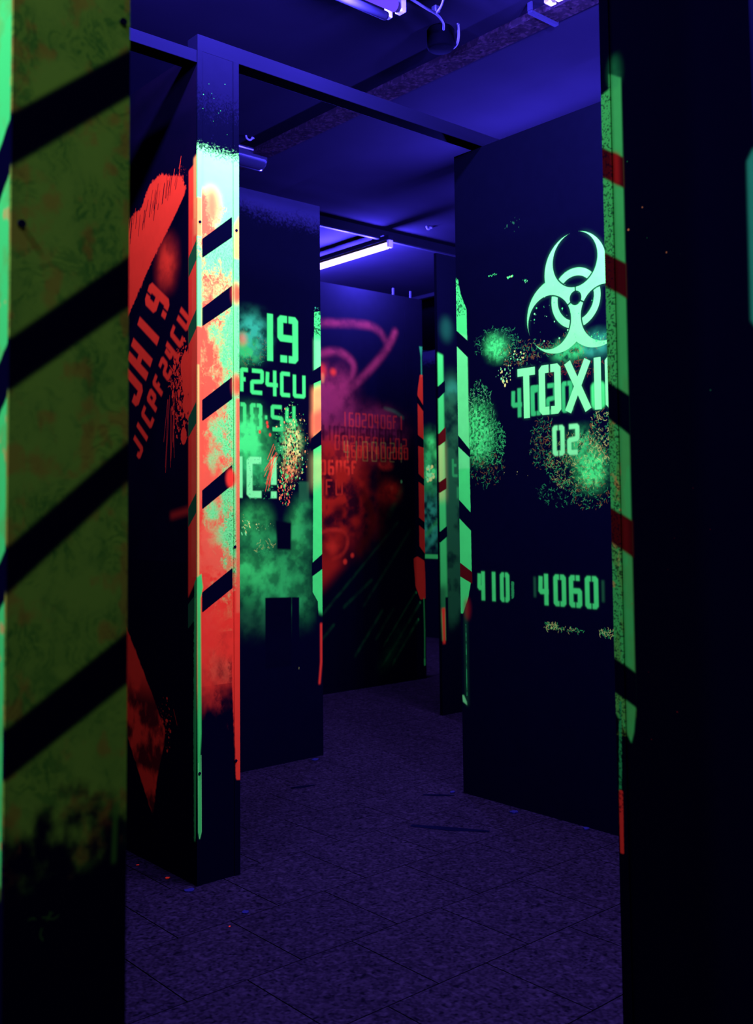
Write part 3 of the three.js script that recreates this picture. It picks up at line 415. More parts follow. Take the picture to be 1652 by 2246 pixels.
// --- 4. grey-topped panel with the red mural
{
  const base = [4.447, 4.624, 0], t = thing('maze_panel', 'grey topped panel with a hazy red mural and fine green streaks', 'panel', base);
  obj('core', from(bx(2.60, 4.447, 4.630, 4.765, 0, TOP), base), M.black, t);
  const f = new Face(2.60, 4.447, 0, TOP, 520, PIG.black);
  patches(f, 2.6, 4.447, 1.3, 2.4, 'topTone', (x, z) => { const n = (fbm(x / 0.012, z / 0.012, 121, 3) - 0.5) * 0.18 + (fbm(x / 0.2, z / 0.2, 122) - 0.5) * 0.22; return ss(1.38, 2.05, z + n); });  // greyer tone towards the top, fading unevenly downwards
  const haze = (list, w, p, k) => f.line(list, w, p, { soft: w * 0.45, curve: true, k, mist: 0.35, ms: 0.06 });
  f.spray(3.70, 1.74, 0.16, 0.14, 'magenta', { mist: 0.6, ms: 0.08, k: 0.8 }); f.spray(3.62, 1.66, 0.12, 0.16, 'magenta', { mist: 0.5, k: 0.7 });
  haze([[3.50, 2.14], [3.649, 2.156], [3.919, 2.182], [4.06, 2.178], [4.13, 2.11], [4.15, 2.06]], 0.04, 'magenta', 0.30); haze([[4.212, 2.165], [4.18, 2.10], [4.097, 1.996], [3.927, 1.843], [3.80, 1.757], [3.62, 1.68]], 0.042, 'magenta', 0.58); haze([[3.60, 1.96], [3.70, 2.00], [3.80, 1.99], [3.885, 1.93], [3.86, 1.86], [3.80, 1.80], [3.70, 1.74]], 0.04, 'magenta', 0.52);
  f.spray(3.714, 1.871, 0.022, 0.02, 'red', { k: 0.55 }); f.spray(3.63, 1.87, 0.03, 0.04, 'red', { k: 0.5 }); f.spray(3.635, 1.83, 0.012, 0.03, 'orange', { k: 0.4 });
  f.spray(3.86, 1.62, 0.06, 0.05, 'magenta', { k: 0.35, mist: 0.5 }); f.spray(4.10, 1.63, 0.09, 0.05, 'magenta', { k: 0.4, mist: 0.5 }); haze([[4.12, 1.68], [4.20, 1.67], [4.27, 1.63]], 0.02, 'teal', 0.15);
  // rows of overprinted figures
  f.spray(3.95, 1.52, 0.34, 0.13, 'magenta', { k: 0.55, mist: 0.5 }); f.spray(3.80, 1.42, 0.3, 0.10, 'dred', { k: 0.5, mist: 0.6 });
  f.text('16020406FI', 3.78, 4.275, 1.553, 1.640, 0.010, 'red', { gap: 0.012, k: 0.34 }); f.text('4102006406060', 3.61, 4.26, 1.465, 1.555, 0.014, 'soot', { gap: 0.008, k: 0.55 }); f.text('8020604102', 3.72, 4.30, 1.410, 1.500, 0.009, 'red', { gap: 0.020, k: 0.38, soft: 0.003 }); f.text('06081400060', 3.80, 4.31, 1.368, 1.445, 0.0095, 'red', { gap: 0.012, k: 0.6 }); f.text('4100021', 3.79, 4.27, 1.35, 1.47, 0.006, 'yellow', { gap: 0.03, k: 0.22, soft: 0.003 });
  f.text('410606F', 3.49, 3.895, 1.262, 1.352, 0.016, 'red', { gap: 0.012, k: 0.9 }); f.text('4100F0', 3.36, 3.78, 1.143, 1.238, 0.011, 'red', { gap: 0.018, k: 0.6 });
  f.spray(3.80, 1.30, 0.10, 0.06, 'red', { k: 0.45, mist: 0.6 }); f.spray(4.12, 1.33, 0.06, 0.025, 'red', { k: 0.6, mist: 0.5 });
  // dim red clouds and rings
  f.spray(3.72, 1.12, 0.30, 0.22, 'dred', { k: 0.75, mist: 0.9, ms: 0.09 }); f.spray(4.14, 1.17, 0.09, 0.06, 'dred', { k: 0.9, mist: 0.5 }); f.spray(4.17, 1.19, 0.014, 0.016, 'salmon', { k: 0.25 }); haze([[3.93, 1.15], [4.02, 1.05], [4.00, 0.93], [3.90, 0.82]], 0.06, 'maroon', 0.8);
  f.spray(3.75, 1.05, 0.05, 0.04, 'soot', { k: 0.8 }); f.spray(4.03, 1.20, 0.05, 0.05, 'black', { k: 0.8 }); f.spray(3.70, 0.85, 0.07, 0.07, 'dred', { k: 0.9, mist: 0.3 }); f.spray(3.70, 0.84, 0.035, 0.04, 'red', { k: 0.45 }); haze([[3.62, 0.93], [3.72, 0.95], [3.80, 0.93], [3.82, 0.87], [3.79, 0.80], [3.70, 0.77]], 0.022, 'red', 0.35); f.spray(3.88, 0.99, 0.04, 0.03, 'dred', { k: 0.8 });
  f.poly([[3.45, 0.85], [3.80, 0.76], [3.60, 0.60], [3.45, 0.55]], 'dred', { soft: 0.05, k: 0.85 }); f.spray(3.849, 0.789, 0.013, 0.014, 'red', { soft: 0.005, k: 0.8 }); f.spray(3.793, 0.754, 0.015, 0.016, 'red', { soft: 0.005, k: 0.85 });
  // green streaks
  const streak = (a1, a2, w, k, p = 'dgreen') => f.line([a1, a2], w, p, { soft: w * 0.7, k: k * 0.6, mist: 0.5, ms: 0.04 });
  for (const [p, q, w, k] of [[[4.321, 0.931], [3.936, 0.488], 0.014, 0.10], [[4.217, 0.98], [3.626, 0.46], 0.014, 0.09], [[4.361, 0.545], [4.092, 0.236], 0.010, 0.22], [[4.399, 0.476], [4.078, 0.117], 0.012, 0.22], [[4.381, 0.372], [4.16, 0.118], 0.012, 0.30], [[4.171, 0.453], [4.031, 0.283], 0.012, 0.14], [[4.083, 0.45], [3.866, 0.198], 0.014, 0.14], [[3.705, 0.392], [3.613, 0.311], 0.012, 0.14], [[3.998, 0.636], [3.781, 0.489], 0.016, 0.10], [[4.26, 1.20], [4.15, 1.03], 0.03, 0.10], [[4.24, 0.30], [4.09, 0.12], 0.07, 0.10]]) streak(p, q, w, k);
  for (const [c, z] of [[4.399, 0.476], [4.381, 0.372], [4.365, 0.54]]) f.spray(c, z, 0.006, 0.008, 'green', { k: 0.4, soft: 0.003 }); f.spray(4.251, 1.231, 0.007, 0.011, 'mint', { k: 0.7, soft: 0.003 });
  // striped margin
  f.poly([[4.418, 2.095], [4.446, 2.095], [4.438, 2.03], [4.440, 1.90], [4.430, 1.90], [4.430, 2.03]], 'teal', { soft: 0.004 }); f.poly([[4.420, 1.915], [4.447, 1.915], [4.447, 0.76], [4.398, 0.80], [4.398, 1.80]], 'red', { soft: 0.006, k: 0.8, grain: 0.2, gs: 0.01 });
  bars(f, 4.392, 4.448, [[1.785, 1.718, 1.68, 1.735], [1.532, 1.500, 1.448, 1.460], [1.288, 1.248, 1.205, 1.235], [1.012, 0.975, 0.925, 0.962], [0.835, 0.775, 0.745, 0.765]]);
  f.poly([[4.346, 0.752], [4.38, 0.765], [4.440, 0.735], [4.447, 0.60], [4.447, 0.497], [4.40, 0.495], [4.36, 0.58]], 'red', { soft: 0.005, grain: 0.35, gs: 0.009, k: 0.85 });
  f.line([[4.431, 0.497], [4.434, 0.30], [4.431, 0.085]], 0.0085, 'green', { soft: 0.003, k: 0.75 }); f.line([[4.431, 0.12], [4.431, 0.088]], 0.012, 'green', { soft: 0.003, k: 0.8 });
  f.wear(0.12, 0.04, 96);
  const seam = 4.293;
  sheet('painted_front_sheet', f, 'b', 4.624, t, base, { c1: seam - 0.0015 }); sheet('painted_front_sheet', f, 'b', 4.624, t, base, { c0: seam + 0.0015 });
  for (const c of [4.239, 4.388]) obj('fixing_peg', from(bx(c - 0.006, c + 0.006, 4.66, 4.672, TOP, TOP + 0.055, 0.002), base), M.housing, t);
}
// --- 5. panel seen edge-on past the warning sign, and the one farthest back
{
  const base = [3.693, 3.725, 0], t = thing('maze_panel', 'dim green misted panel with a narrow striped margin, half hidden behind the biohazard one', 'panel', base);
  obj('core', from(bx(3.693, 4.02, 3.731, 3.744, 0, TOP), base), M.black, t);
  const f = new Face(3.693, 4.02, 0, TOP, 520, PIG.black);
  f.spray(3.80, 1.25, 0.10, 0.5, 'dark', { k: 0.9, mist: 0.8, ms: 0.08 }); f.spray(3.78, 0.9, 0.09, 0.45, 'dark', { k: 0.9, mist: 0.8, ms: 0.08 }); f.spray(3.80, 1.68, 0.06, 0.05, 'teal', { k: 0.25, mist: 0.6 }); f.spray(3.76, 2.0, 0.04, 0.06, 'teal', { k: 0.12 });
  f.text('t', 3.783, 3.836, 1.222, 1.325, 0.015, 'dgreen', { k: 0.6 }); f.poly([[3.82, 1.17], [3.84, 1.17], [3.84, 1.11], [3.82, 1.11]], 'dgreen', { soft: 0.006, k: 0.5 });
  f.poly([[3.693, 1.87], [3.732, 1.86], [3.740, 0.60], [3.736, 0.38], [3.700, 0.38], [3.693, 0.6]], 'green', { soft: 0.005, k: 0.8 }); f.poly([[3.693, 1.40], [3.734, 1.41], [3.736, 1.10], [3.693, 1.10]], 'yellow', { soft: 0.03, k: 0.45 }); f.poly([[3.693, 0.66], [3.742, 0.66], [3.742, 0.52], [3.693, 0.52]], 'dark', { soft: 0.03, k: 0.8 }); f.poly([[3.698, 0.545], [3.722, 0.545], [3.722, 0.364], [3.703, 0.364]], 'red', { soft: 0.006 });
  f.poly([[3.724, 0.6], [3.745, 0.6], [3.745, 0.34], [3.724, 0.34]], 'black', { soft: 0.004 });
  bars(f, 3.690, 3.744, [[1.690, 1.730, 1.668, 1.626], [1.442, 1.486, 1.410, 1.380, 'maroon'], [1.192, 1.220, 1.160, 1.136, 'maroon'], [0.936, 0.968, 0.912, 0.880]]);
  sheet('painted_front_sheet', f, 'b', 3.725, t, base);
  const base6 = [5.92, 6.0, 0], t6 = thing('maze_panel', 'farthest panel with a green splash and a thin green line, seen through the gap', 'panel', base6);
  obj('core', from(bx(5.926, 6.06, 5.4, 6.75, 0, TOP), base6), M.black, t6);
  const g = new Face(6.75, 5.4, 0, TOP, 420, PIG.black);
  patches(g, 6.75, 5.4, 2.1, 2.4, 'board', (x, z) => 0.8 * ss(2.26, 2.36, z + (fbm(x / 0.012, z / 0.012, 131, 3) - 0.5) * 0.08));  // paler band under the top edge with an uneven lower border
  g.spray(6.06, 1.45, 0.16, 0.22, 'dgreen', { k: 0.7, mist: 0.8, ms: 0.08 }); g.spray(6.07, 1.62, 0.05, 0.05, 'green', { k: 0.8, mist: 0.5 }); g.spray(6.0, 1.53, 0.05, 0.04, 'green', { k: 0.7 }); g.drops(6.085, 1.365, 0.05, 0.07, 60, 0.014, ['yellow', 'green', 'mint']); g.spray(6.08, 0.98, 0.15, 0.22, 'teal', { k: 0.35, mist: 0.9 }); g.line([[6.14, 0.85], [5.95, 1.0]], 0.04, 'dgreen', { soft: 0.02, k: 0.4 }); g.line([[6.15, 0.72], [5.98, 0.88]], 0.03, 'teal', { soft: 0.02, k: 0.4 });
  g.poly([[6.30, 0.690], [5.80, 0.690], [5.80, 0.655], [6.30, 0.655]], 'green', { soft: 0.006, k: 0.6 });
  sheet('painted_side_sheet', g, 'a', 5.92, t6, base6);
}
// --- 6. near panel end, olive with broad dark bars
{
  const base = [0.402, 1.04, 0], t = thing('maze_panel', 'panel end in mottled olive paint with broad black slanting bars', 'panel', base);
  obj('core', from(bx(0.408, 0.538, 1.046, 2.58, 0, TOP), base), M.black, t);
  const f = new Face(0.402, 0.538, 0.55, 1.95, 1450, PIG.black), L = 0.402, R = 0.538;
  patches(f, L, R, 0.60, 1.90, 'olive', (x, z) => ss(0.66, 0.76, z + (fbm(x / 0.02, z / 0.03, 141) - 0.5) * 0.16) * ss(1.90, 1.84, z + (fbm(x / 0.01, z / 0.01, 142) - 0.5) * 0.06));
  // combed, hair-like brush marks
  patches(f, L, R, 0.62, 1.9, 'oliveDark', (x, z) => { const wx = fbm(x / 0.05, z / 0.05, 144) * 0.09, wz = fbm(x / 0.05 + 5, z / 0.05, 146) * 0.09, n = vn((x + wx) / 0.0034, (z + wz) / 0.011, 148), q = fbm(x / 0.045, z / 0.06, 150); return (0.35 + 0.65 * ss(0.42, 0.78, n)) * ss(0.36, 0.70, q) * ss(0.64, 0.74, z) * (0.55 + 0.9 * vn(x / 0.0022, z / 0.003, 149)); }, 0.9);
  patches(f, L, R, 0.62, 1.9, 'oliveDark', (x, z) => { const w = fbm(x / 0.04, z / 0.04, 152) * 0.08, n = vn((x - w) / 0.012, (z + w) / 0.0038, 154); return ss(0.45, 0.85, n) * ss(0.42, 0.70, fbm(x / 0.05, z / 0.05, 156)); }, 0.7);
  patches(f, L, R, 0.64, 1.9, 'oliveRed', (x, z) => ss(0.56, 0.78, fbm(x / 0.022, z / 0.026, 158) + (x < 0.018 || x > 0.128 ? 0.10 : 0)), 0.45);
  patches(f, L, R, 0.5, 0.82, 'black', (x, z) => ss(0.74, 0.66, z + (fbm(x / 0.02, z / 0.02, 160) - 0.5) * 0.14));
  for (const [lt, rt, rb, lb] of [[1.465, 1.575, 1.517, 1.405], [1.224, 1.333, 1.272, 1.166], [1.006, 1.121, 1.074, 0.955], [0.820, 0.908, 0.849, 0.766], [1.72, 1.82, 1.76, 1.66]]) f.poly([[L, lt], [R, rt], [R, rb], [L, lb]], 'soot', { soft: 0.004 });
  f.line([[0.525, 0.72], [0.523, 0.66]], 0.004, 'oliveDark', { soft: 0.003 }); f.scrub(0.44, 0.615, 0.012, 0.008, 5, ['oliveDark'], { len: 0.01, k: 0.5 });
  const pm = new THREE.MeshPhysicalMaterial({ map: f.texture(), roughness: 0.9, specularIntensity: 0.004 });
  const end = sheet('painted_end_sheet', f, 'b', 1.04, t, base, { z0: 0.55, z1: 1.95, material: pm }); obj('lower_end_board', from(bx(0.402, 0.538, 1.04, 1.046, 0, 0.55), base), M.black, t); obj('upper_end_board', from(bx(0.402, 0.538, 1.04, 1.046, 1.95, TOP), base), M.black, t);
  const s = new Face(2.58, 1.04, 0, TOP, 420, PIG.black);
  s.poly([[1.34, 1.9], [1.04, 1.9], [1.04, 0.66], [1.34, 0.66]], 'green', { soft: 0.008, grain: 0.3, gs: 0.01 }); patches(s, 1.34, 1.04, 0.6, 1.9, 'olive', (x, z) => 0.35 * ss(0.5, 0.7, fbm(x / 0.03, z / 0.03, 162))); patches(s, 1.34, 1.04, 0.6, 1.9, 'salmon', (x, z) => 0.5 * ss(0.66, 0.74, fbm(x / 0.02, z / 0.02, 164)));
  bars(s, 1.34, 1.04, [[1.20, 1.465, 1.405, 1.14], [0.97, 1.224, 1.166, 0.91], [0.75, 1.006, 0.955, 0.70], [1.44, 1.72, 1.66, 1.38]]);
  sheet('painted_side_sheet', s, 'a', 0.402, t, base, { c1: 1.0462 });
  screws(end, base, [[0.4125, 1.0375, 1.346], [0.5285, 1.0375, 1.603]]);
}
// --- 7. near black panel with gritty edge trim
{
  const base = [1.517, 1.09, 0], t = thing('maze_panel', 'plain black panel whose edge carries a gritty green striped trim', 'panel', base);
  obj('core', from(bx(1.523, 1.658, 0.80, 1.09, 0, TOP), base), M.black, t);
  const f = new Face(1.092, 0.80, 0, TOP, 850, PIG.soot);
  f.poly([[1.092, 1.800], [1.074, 1.806], [1.0735, 1.835], [1.049, 1.82], [1.051, 0.69], [1.056, 0.65], [1.062, 0.63], [1.092, 0.68]], 'strip', { soft: 0.0025 });
  patches(f, 1.092, 1.049, 0.64, 1.3, 'olive', (x, z) => 0.5 * ss(0.5, 0.62, fbm(x / 0.02, z / 0.06, 171)) * (x < 0.021 ? 1 : 0.35)); patches(f, 1.092, 1.070, 0.9, 1.25, 'orange', (x, z) => 0.55 * ss(0.64, 0.74, fbm(x / 0.012, z / 0.02, 173)));
  f.spray(1.061, 1.835, 0.012, 0.03, 'dgreen', { k: 0.5, mist: 0.4 });
  for (const [lt, rt, rb, lb, p, q] of [[1.703, 1.672, 1.615, 1.647, 'maroon', 1], [1.508, 1.478, 1.414, 1.445, 'maroon', 0], [1.271, 1.240, 1.168, 1.203, 'soot', 0], [1.043, 1.018, 0.953, 0.980, 'maroon', 1], [0.776, 0.752, 0.691, 0.714, 'soot', 0]]) { f.poly([[1.093, lt], [1.047, rt], [1.047, rb], [1.093, lb]], p, { soft: 0.0016 }); if (q) f.poly([[1.071, lt - 0.014], [1.057, lt - 0.022], [1.057, lb - 0.024], [1.071, lb - 0.014]], 'dred', { soft: 0.005, k: lt > 1.5 ? 0.9 : 0.2 }); }
  // run of paint down the trim, red at its foot
  f.poly([[1.084, 0.70], [1.079, 0.70], [1.083, 0.54], [1.089, 0.54]], 'dgreen', { soft: 0.002, grain: 0.5, gs: 0.005 }); f.poly([[1.089, 0.545], [1.0805, 0.545], [1.0815, 0.435], [1.0895, 0.435]], 'red', { soft: 0.002, grain: 0.2 });
  spreadGrain(f, 1.092, 1.0725, 0.5, 1.82, 'soot', 0.57, 0.0026, 175, 0.8);
  f.poly([[0.812, 1.60], [0.80, 1.62], [0.80, 1.32], [0.814, 1.34]], 'teal', { soft: 0.004, k: 0.7 });
  f.drops(1.0, 1.5, 0.12, 0.3, 5, 0.0014, ['orange', 'dgreen']); f.drops(0.95, 1.0, 0.15, 0.5, 12, 0.001, ['dred', 'dark']);
  f.wear(0.12, 0.02, 97);
  const side = sheet('painted_side_sheet', f, 'a', 1.517, t, base, { c0: 1.0710 }); sheet('edge_trim', f, 'a', 1.517, side, base, { c1: 1.0724, proud: 0.002 });
}
// ---------------------------------------------------------------- lintels bridging the panels
{
  const base = [1.517, 2.513, TOP], t = thing('header_board', 'long dark grey header board resting on the striped post and the biohazard panel', 'header board', base);
  obj('board', from(metreUV(bx(1.517, 2.95, 2.513, 2.57, TOP, 2.45, 0.002)), base), M.bare, t);
  const base2 = [0.538, 2.513, 2.362], t2 = thing('header_board', 'short dark grey header board meeting the side of the red lettered panel', 'header board', base2);
  obj('board', from(metreUV(bx(0.538, 1.517, 2.513, 2.57, 2.362, TOP, 0.002)), base2), M.bare, t2);
}
// ---------------------------------------------------------------- lamps
// A batten lamp: channel housing under the ceiling, one tube, a holder at each end. dir 'a' or 'b'; from c0 to c1 along it.
function batten(label, dir, c0, c1, other, z, glow, total, extra = {}) {
  const mid = (c0 + c1) / 2, len = c1 - c0, base = dir === 'a' ? [other, mid, z] : [mid, other, z], t = thing('black_light_lamp', label, 'lamp', base, extra.group);
  const along = (q0, q1, w0, w1, h0, h1, r) => (dir === 'a' ? bx(other + w0, other + w1, q0, q1, h0, h1, r) : bx(q0, q1, other + w0, other + w1, h0, h1, r));
  const hw = extra.width ?? 0.022;
  const top = z + 0.056;
  const box = obj('housing', from(along(c0 - 0.015, c1 + 0.015, -hw, hw, z + 0.026, top, 0.004), base), M.railDark, t);
  if (top < ROOM.h - 0.01) for (const q of [c0 + 0.15, c1 - 0.15]) obj('hanger_rod', from(along(q - 0.004, q + 0.004, -0.004, 0.004, top, ROOM.h), base), M.rail, t);
  const tube = new THREE.CylinderGeometry(0.019, 0.019, len - 0.05, 20); dir === 'a' ? tube.rotateX(Math.PI / 2) : tube.rotateZ(Math.PI / 2);
  obj('tube', tube, new THREE.MeshPhysicalMaterial({ color: 0x000000, roughness: 1, specularIntensity: 0, emissive: new THREE.Color().setRGB(...glow), emissiveIntensity: 1 }), t);
  for (const q of [c0, c1]) obj('tube_holder', from(along(q - 0.011, q + 0.011, -0.016, 0.016, z - 0.016, z + 0.03, 0.004), base), M.white, box);
  if (extra.second) { const t2 = obj('cover_tube', from(along(c0, c1 - 0.006, extra.second - 0.013, extra.second + 0.013, z - 0.022, z + 0.006, 0.012), base), M.railDark, t); obj('tube_holder', from(along(c1 - 0.011, c1 + 0.007, extra.second - 0.012, extra.second + 0.012, z - 0.012, z + 0.03, 0.004), base), M.white, t); }
  const col = new THREE.Color().setRGB(...LAMP_RGB), n = 4;
  for (let i = 0; i < n; i++) { const l = new THREE.PointLight(col, total / n, 0, 2); l.name = 'tube_light'; l.castShadow = true; l.shadow.radius = 1; const q = c0 + (i + 0.5) / n * len - mid; dir === 'a' ? l.position.set(0, -0.034, -q) : l.position.set(q, -0.034, 0); t.add(l); }
  return t;
}
const WHITE_GLOW = [2.6, 1.9, 4.2];
batten('glowing black light tube hung from the thin rail above the grey topped panel', 'a', 4.30, 5.50, 3.885, 2.595, WHITE_GLOW, LAMPS.far);
batten('violet black light batten on the ceiling with a white looped cable at its end', 'b', 0.60, 2.10, 2.262, 2.62, [0.16, 0.07, 1.2], LAMPS.near, { second: 0.055, width: 0.045 });
batten('black light batten over the aisle between the plain black panel and the biohazard one', 'a', 0.55, 1.75, 2.20, 2.48, WHITE_GLOW, LAMPS.aisle);
batten('added unseen black light batten over the entrance, brightening the olive panel end', 'b', -0.6, 0.6, -0.7, 2.62, WHITE_GLOW, LAMPS.entrance);  // extra lamp out of view, added to brighten the olive end
batten('black light batten over the passage behind the biohazard panel', 'a', 2.1, 3.3, 3.45, 2.38, WHITE_GLOW, LAMPS.passage);
batten('black light batten over the aisle outside the olive panel', 'a', 0.7, 1.9, -0.55, 2.62, WHITE_GLOW, LAMPS.side);
// ---------------------------------------------------------------- ceiling services
{
  const base = [2.59, 2.4, ROOM.h], t = thing('cable_tray', 'long perforated cable tray running across the ceiling', 'cable tray', base);
  const plate = obj('tray_plate', from(metreUV(bx(2.552, 2.632, 0.6, 3.95, 2.672, 2.676)), base), M.tray, t);
  for (const b of [2.549, 2.632]) obj('tray_side', from(metreUV(bx(b, b + 0.003, 0.6, 3.95, 2.672, 2.698)), base), M.tray, t);
  for (const a of [1.2, 2.065]) obj('tray_bracket', from([bx(2.500, 2.640, a, a + 0.018, 2.662, 2.672, 0.002), bx(2.500, 2.506, a, a + 0.018, 2.672, ROOM.h), bx(2.634, 2.640, a, a + 0.018, 2.672, ROOM.h)], base), M.rail, t);
  for (let i = 0; i < 26; i++) { const a = 1.9 + i * 0.08; if (rnd() > 0.75) continue; const g = new THREE.CylinderGeometry(0.004, 0.004, 0.0016, 8); g.translate(2.572 + rnd() * 0.04, 2.6716, -a); obj('slot', from(g, base), M.dark, plate); }
}
{
  const base = [2.39, 2.375, ROOM.h], t = thing('ceiling_speaker', 'small round black speaker on the ceiling beside the cable tray', 'speaker', base);
  const g = new THREE.LatheGeometry([[0, -0.085], [0.040, -0.085], [0.046, -0.078], [0.048, -0.06], [0.048, -0.02], [0.042, -0.012], [0, -0.012]].map(([x, y]) => new THREE.Vector2(x, y)), 28); obj('body', g, M.dark, t);
  obj('bracket', from(bx(2.37, 2.41, 2.36, 2.39, 2.685, ROOM.h, 0.002), base), M.dark, t);
}
function cable(label, list, r, group) {
  const base = list[0], t = thing('cable', label, 'cable', base, group), path = (pts) => new THREE.CatmullRomCurve3(pts.map((p) => P(...p).sub(P(...base))));
  obj('cord', new THREE.TubeGeometry(path(list), 40, r, 8), M.cable, t); return [t, path];
}
{
  const [t, path] = cable('pale cable bowing from the ceiling lamp to the round speaker', [[2.120, 2.245, 2.655], [2.188, 2.237, 2.64], [2.239, 2.241, 2.638], [2.297, 2.271, 2.64], [2.345, 2.316, 2.65]], 0.0042);
  obj('cord_branch', new THREE.TubeGeometry(path([[2.232, 2.238, 2.638], [2.226, 2.21, 2.645], [2.212, 2.18, 2.66]]), 12, 0.0036, 8), M.cable, t); obj('cable_clip', from(bx(2.222, 2.244, 2.228, 2.250, 2.64, 2.662, 0.004), [2.120, 2.245, 2.655]), M.cable, t);
  cable('short pale cable looping from the round speaker up to the tray', [[2.436, 2.401, 2.645], [2.444, 2.378, 2.636], [2.435, 2.345, 2.634], [2.405, 2.305, 2.64], [2.369, 2.272, 2.66]], 0.0042);
}
{
  const base = [4.0, 4.385, ROOM.h], t = thing('ceiling_rail', 'thin metal rail crossing the ceiling above the lit tube', 'rail', base);
  obj('rail_web', from(bx(2.9, 5.6, 4.372, 4.380, 2.648, ROOM.h), base), M.railDark, t); obj('rail_lip', from(bx(2.9, 5.6, 4.366, 4.386, 2.640, 2.648, 0.002), base), M.rail, t); obj('lamp_hanger', from([bx(3.872, 3.898, 4.345, 4.37, 2.625, 2.66, 0.004), bx(3.880, 3.890, 4.30, 4.37, 2.63, 2.64, 0.002)], base), M.white, t);  // web coloured darker than the lip: shade on its near face is painted in
  const base2 = [5.32, 5.5, ROOM.h], t2 = thing('ceiling_rail', 'second ceiling rail running deeper into the maze past the grey topped panel', 'rail', base2);
  obj('rail_web', from(bx(5.30, 5.34, 4.6, 6.9, 2.672, ROOM.h, 0.004), base2), M.railDark, t2);
}
{
  const base = [2.05, 3.79, ROOM.h], t = thing('ceiling_light_fitting', 'unlit glossy ceiling light fitting above the number 19 panel', 'light fitting', base);
  const s = new THREE.Shape(); s.absarc(0, 0, 0.042, Math.PI, 0, false); s.lineTo(0.042, 0.02); s.lineTo(-0.042, 0.02);
  const g = new THREE.ExtrudeGeometry(s, { depth: 1.17, bevelEnabled: true, bevelSize: 0.006, bevelThickness: 0.012, bevelSegments: 2, steps: 1, curveSegments: 14 }); g.rotateY(Math.PI / 2); g.translate(-0.60, -0.03, 0); obj('diffuser', g, M.diffuser, t);
  obj('backplate', from(bx(1.44, 2.64, 3.74, 3.84, 2.690, ROOM.h, 0.003), base), M.housing, t);
  for (const h of [-0.055, 0.005]) { const rim = new THREE.TubeGeometry(new THREE.CatmullRomCurve3([[-0.6, h === 0.005 ? -0.012 : -0.072, h === 0.005 ? 0.05 : 0.0], [0.57, h === 0.005 ? -0.012 : -0.072, h === 0.005 ? 0.05 : 0.0]].map((p) => new THREE.Vector3(...p))), 8, 0.003, 6); obj('edge_strip', rim, M.white, t); }
  const clip = (label, b, a) => { const q = thing('cable_clip', label, 'clip', [b, a, ROOM.h]); obj('strap', (() => { const c = new THREE.TorusGeometry(0.016, 0.004, 8, 16, Math.PI); c.rotateX(Math.PI); return c; })(), M.cable, q); obj('screw_head', (() => { const c = new THREE.CylinderGeometry(0.005, 0.005, 0.006, 10); c.translate(0.022, -0.003, 0); return c; })(), M.cable, q); };
  clip('pale cable clip on the ceiling beside the unlit light fitting', 2.459, 3.64); clip('small pale cable clip on the ceiling before the thin rail', 4.053, 4.15);
}
// ---------------------------------------------------------------- litter on the floor
function scrap(name, label, category, [b, a], pts, h, m, group) {
  const s = new THREE.Shape(pts.map(([x, y]) => new THREE.Vector2(x, y))), g = new THREE.ExtrudeGeometry(s, { depth: h, bevelEnabled: true, bevelSize: h * 0.3, bevelThickness: h * 0.3, bevelSegments: 1 }); g.rotateX(-Math.PI / 2); g.translate(b, h * 0.3, -a);
  g.translate(-b, 0, a); const o = obj(name, g, m); o.position.copy(P(b, a, 0)); return tag(o, label, category, group);
}
const blob = (n, r, sd, sx = 1) => Array.from({ length: n }, (_, i) => { const t = i / n * 6.283, q = r * (0.65 + 0.6 * hash(i, sd, 7)); return [Math.cos(t) * q * sx, Math.sin(t) * q]; });
scrap('paint_chip', 'larger red paint chip on the floor at the foot of the striped post', 'paint chip', [1.487, 2.624], blob(9, 0.005, 1, 1.3), 0.002, M.chipRed);
scrap('paint_chip', 'smaller red paint chip on the floor beside the red lettered panel', 'paint chip', [1.476, 2.782], blob(8, 0.0035, 2, 1.4), 0.0016, M.chipRed);
scrap('paint_chip', 'tiny red paint chip alone on the floor tiles', 'paint chip', [1.432, 2.216], blob(7, 0.0022, 3), 0.0012, M.chipRed);
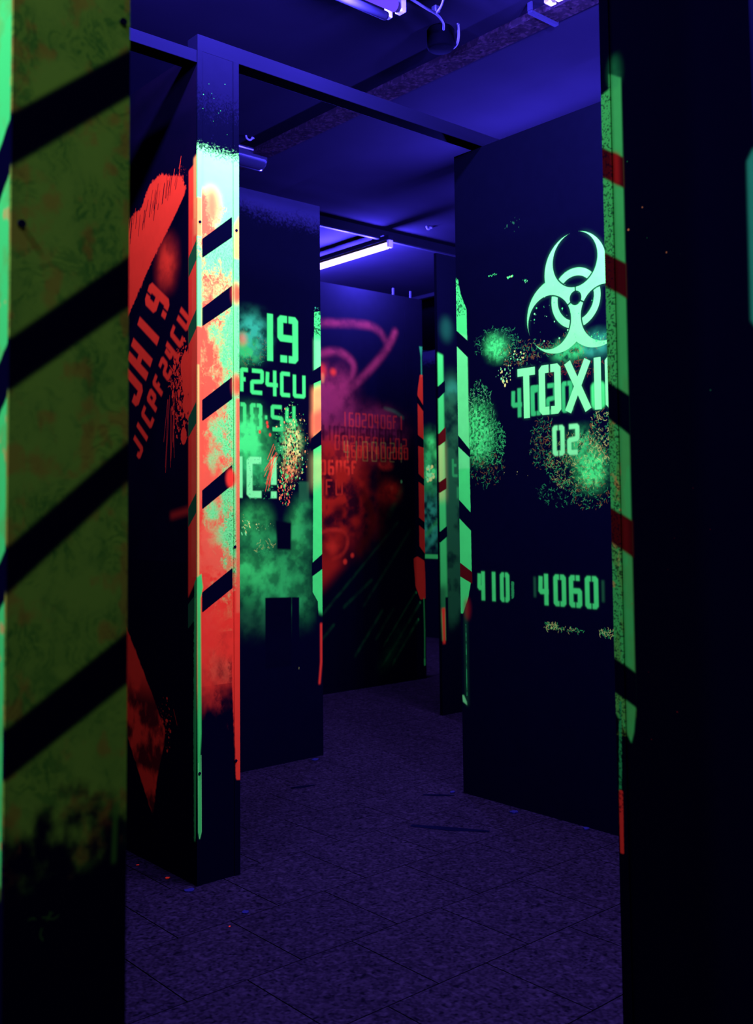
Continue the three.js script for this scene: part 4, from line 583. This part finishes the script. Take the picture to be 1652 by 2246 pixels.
scrap('lint_tuft', 'blue lint tuft on the floor in front of the striped post', 'lint', [1.511, 2.266], blob(11, 0.009, 4, 1.3), 0.002, M.lint);
scrap('lint_tuft', 'blue lint tuft on the floor against the corner of the striped post', 'lint', [1.485, 2.50], blob(11, 0.011, 5, 1.2), 0.002, M.lint);
scrap('lint_tuft', 'blue lint tuft on the floor under the stencilled figures 4060', 'lint', [2.687, 2.367], blob(11, 0.013, 6, 1.2), 0.004, M.lint);
scrap('lint_tuft', 'blue lint tuft on the floor by the foot of the gritty edge trim', 'lint', [2.722, 2.087], blob(11, 0.010, 7, 1.2), 0.003, M.lint);
scrap('lint_tuft', 'blue lint tuft on the floor at the far corner of the biohazard panel', 'lint', [2.711, 2.69], blob(11, 0.009, 8, 1.2), 0.003, M.lint);
scrap('lint_tuft', 'blue lint tuft on the floor at the foot of the number 19 panel', 'lint', [2.648, 3.436], blob(11, 0.010, 9, 1.4), 0.003, M.lint);
const stick = (x0, y0, x1, y1, w) => { const l = Math.hypot(x1 - x0, y1 - y0), nx = -(y1 - y0) / l * w / 2, ny = (x1 - x0) / l * w / 2; return [[x0 + nx, y0 + ny], [x0 - nx * 0.3, y0 - ny * 0.3], [(x0 + x1) / 2 - nx * 1.2, (y0 + y1) / 2 - ny * 1.2], [x1 - nx * 0.4, y1 - ny * 0.4], [x1 + nx * 0.5, y1 + ny * 0.5], [(x0 + x1) / 2 + nx, (y0 + y1) / 2 + ny]]; };
scrap('tape_strip', 'long strip of black tape stuck to the floor in the passage', 'tape', [2.40, 2.395], stick(-0.075, 0.108, 0.072, -0.108, 0.034), 0.0008, M.tape);
scrap('tape_strip', 'short black tape scrap on the floor before the number 19 panel', 'tape', [2.356, 3.135], stick(-0.045, 0.012, 0.048, -0.010, 0.022), 0.0008, M.tape);
scrap('tape_strip', 'short black tape scrap on the floor by the far corner of the biohazard panel', 'tape', [2.65, 2.70], stick(-0.04, 0.04, 0.042, -0.04, 0.020), 0.0008, M.tape);

renderer.render(scene, camera);
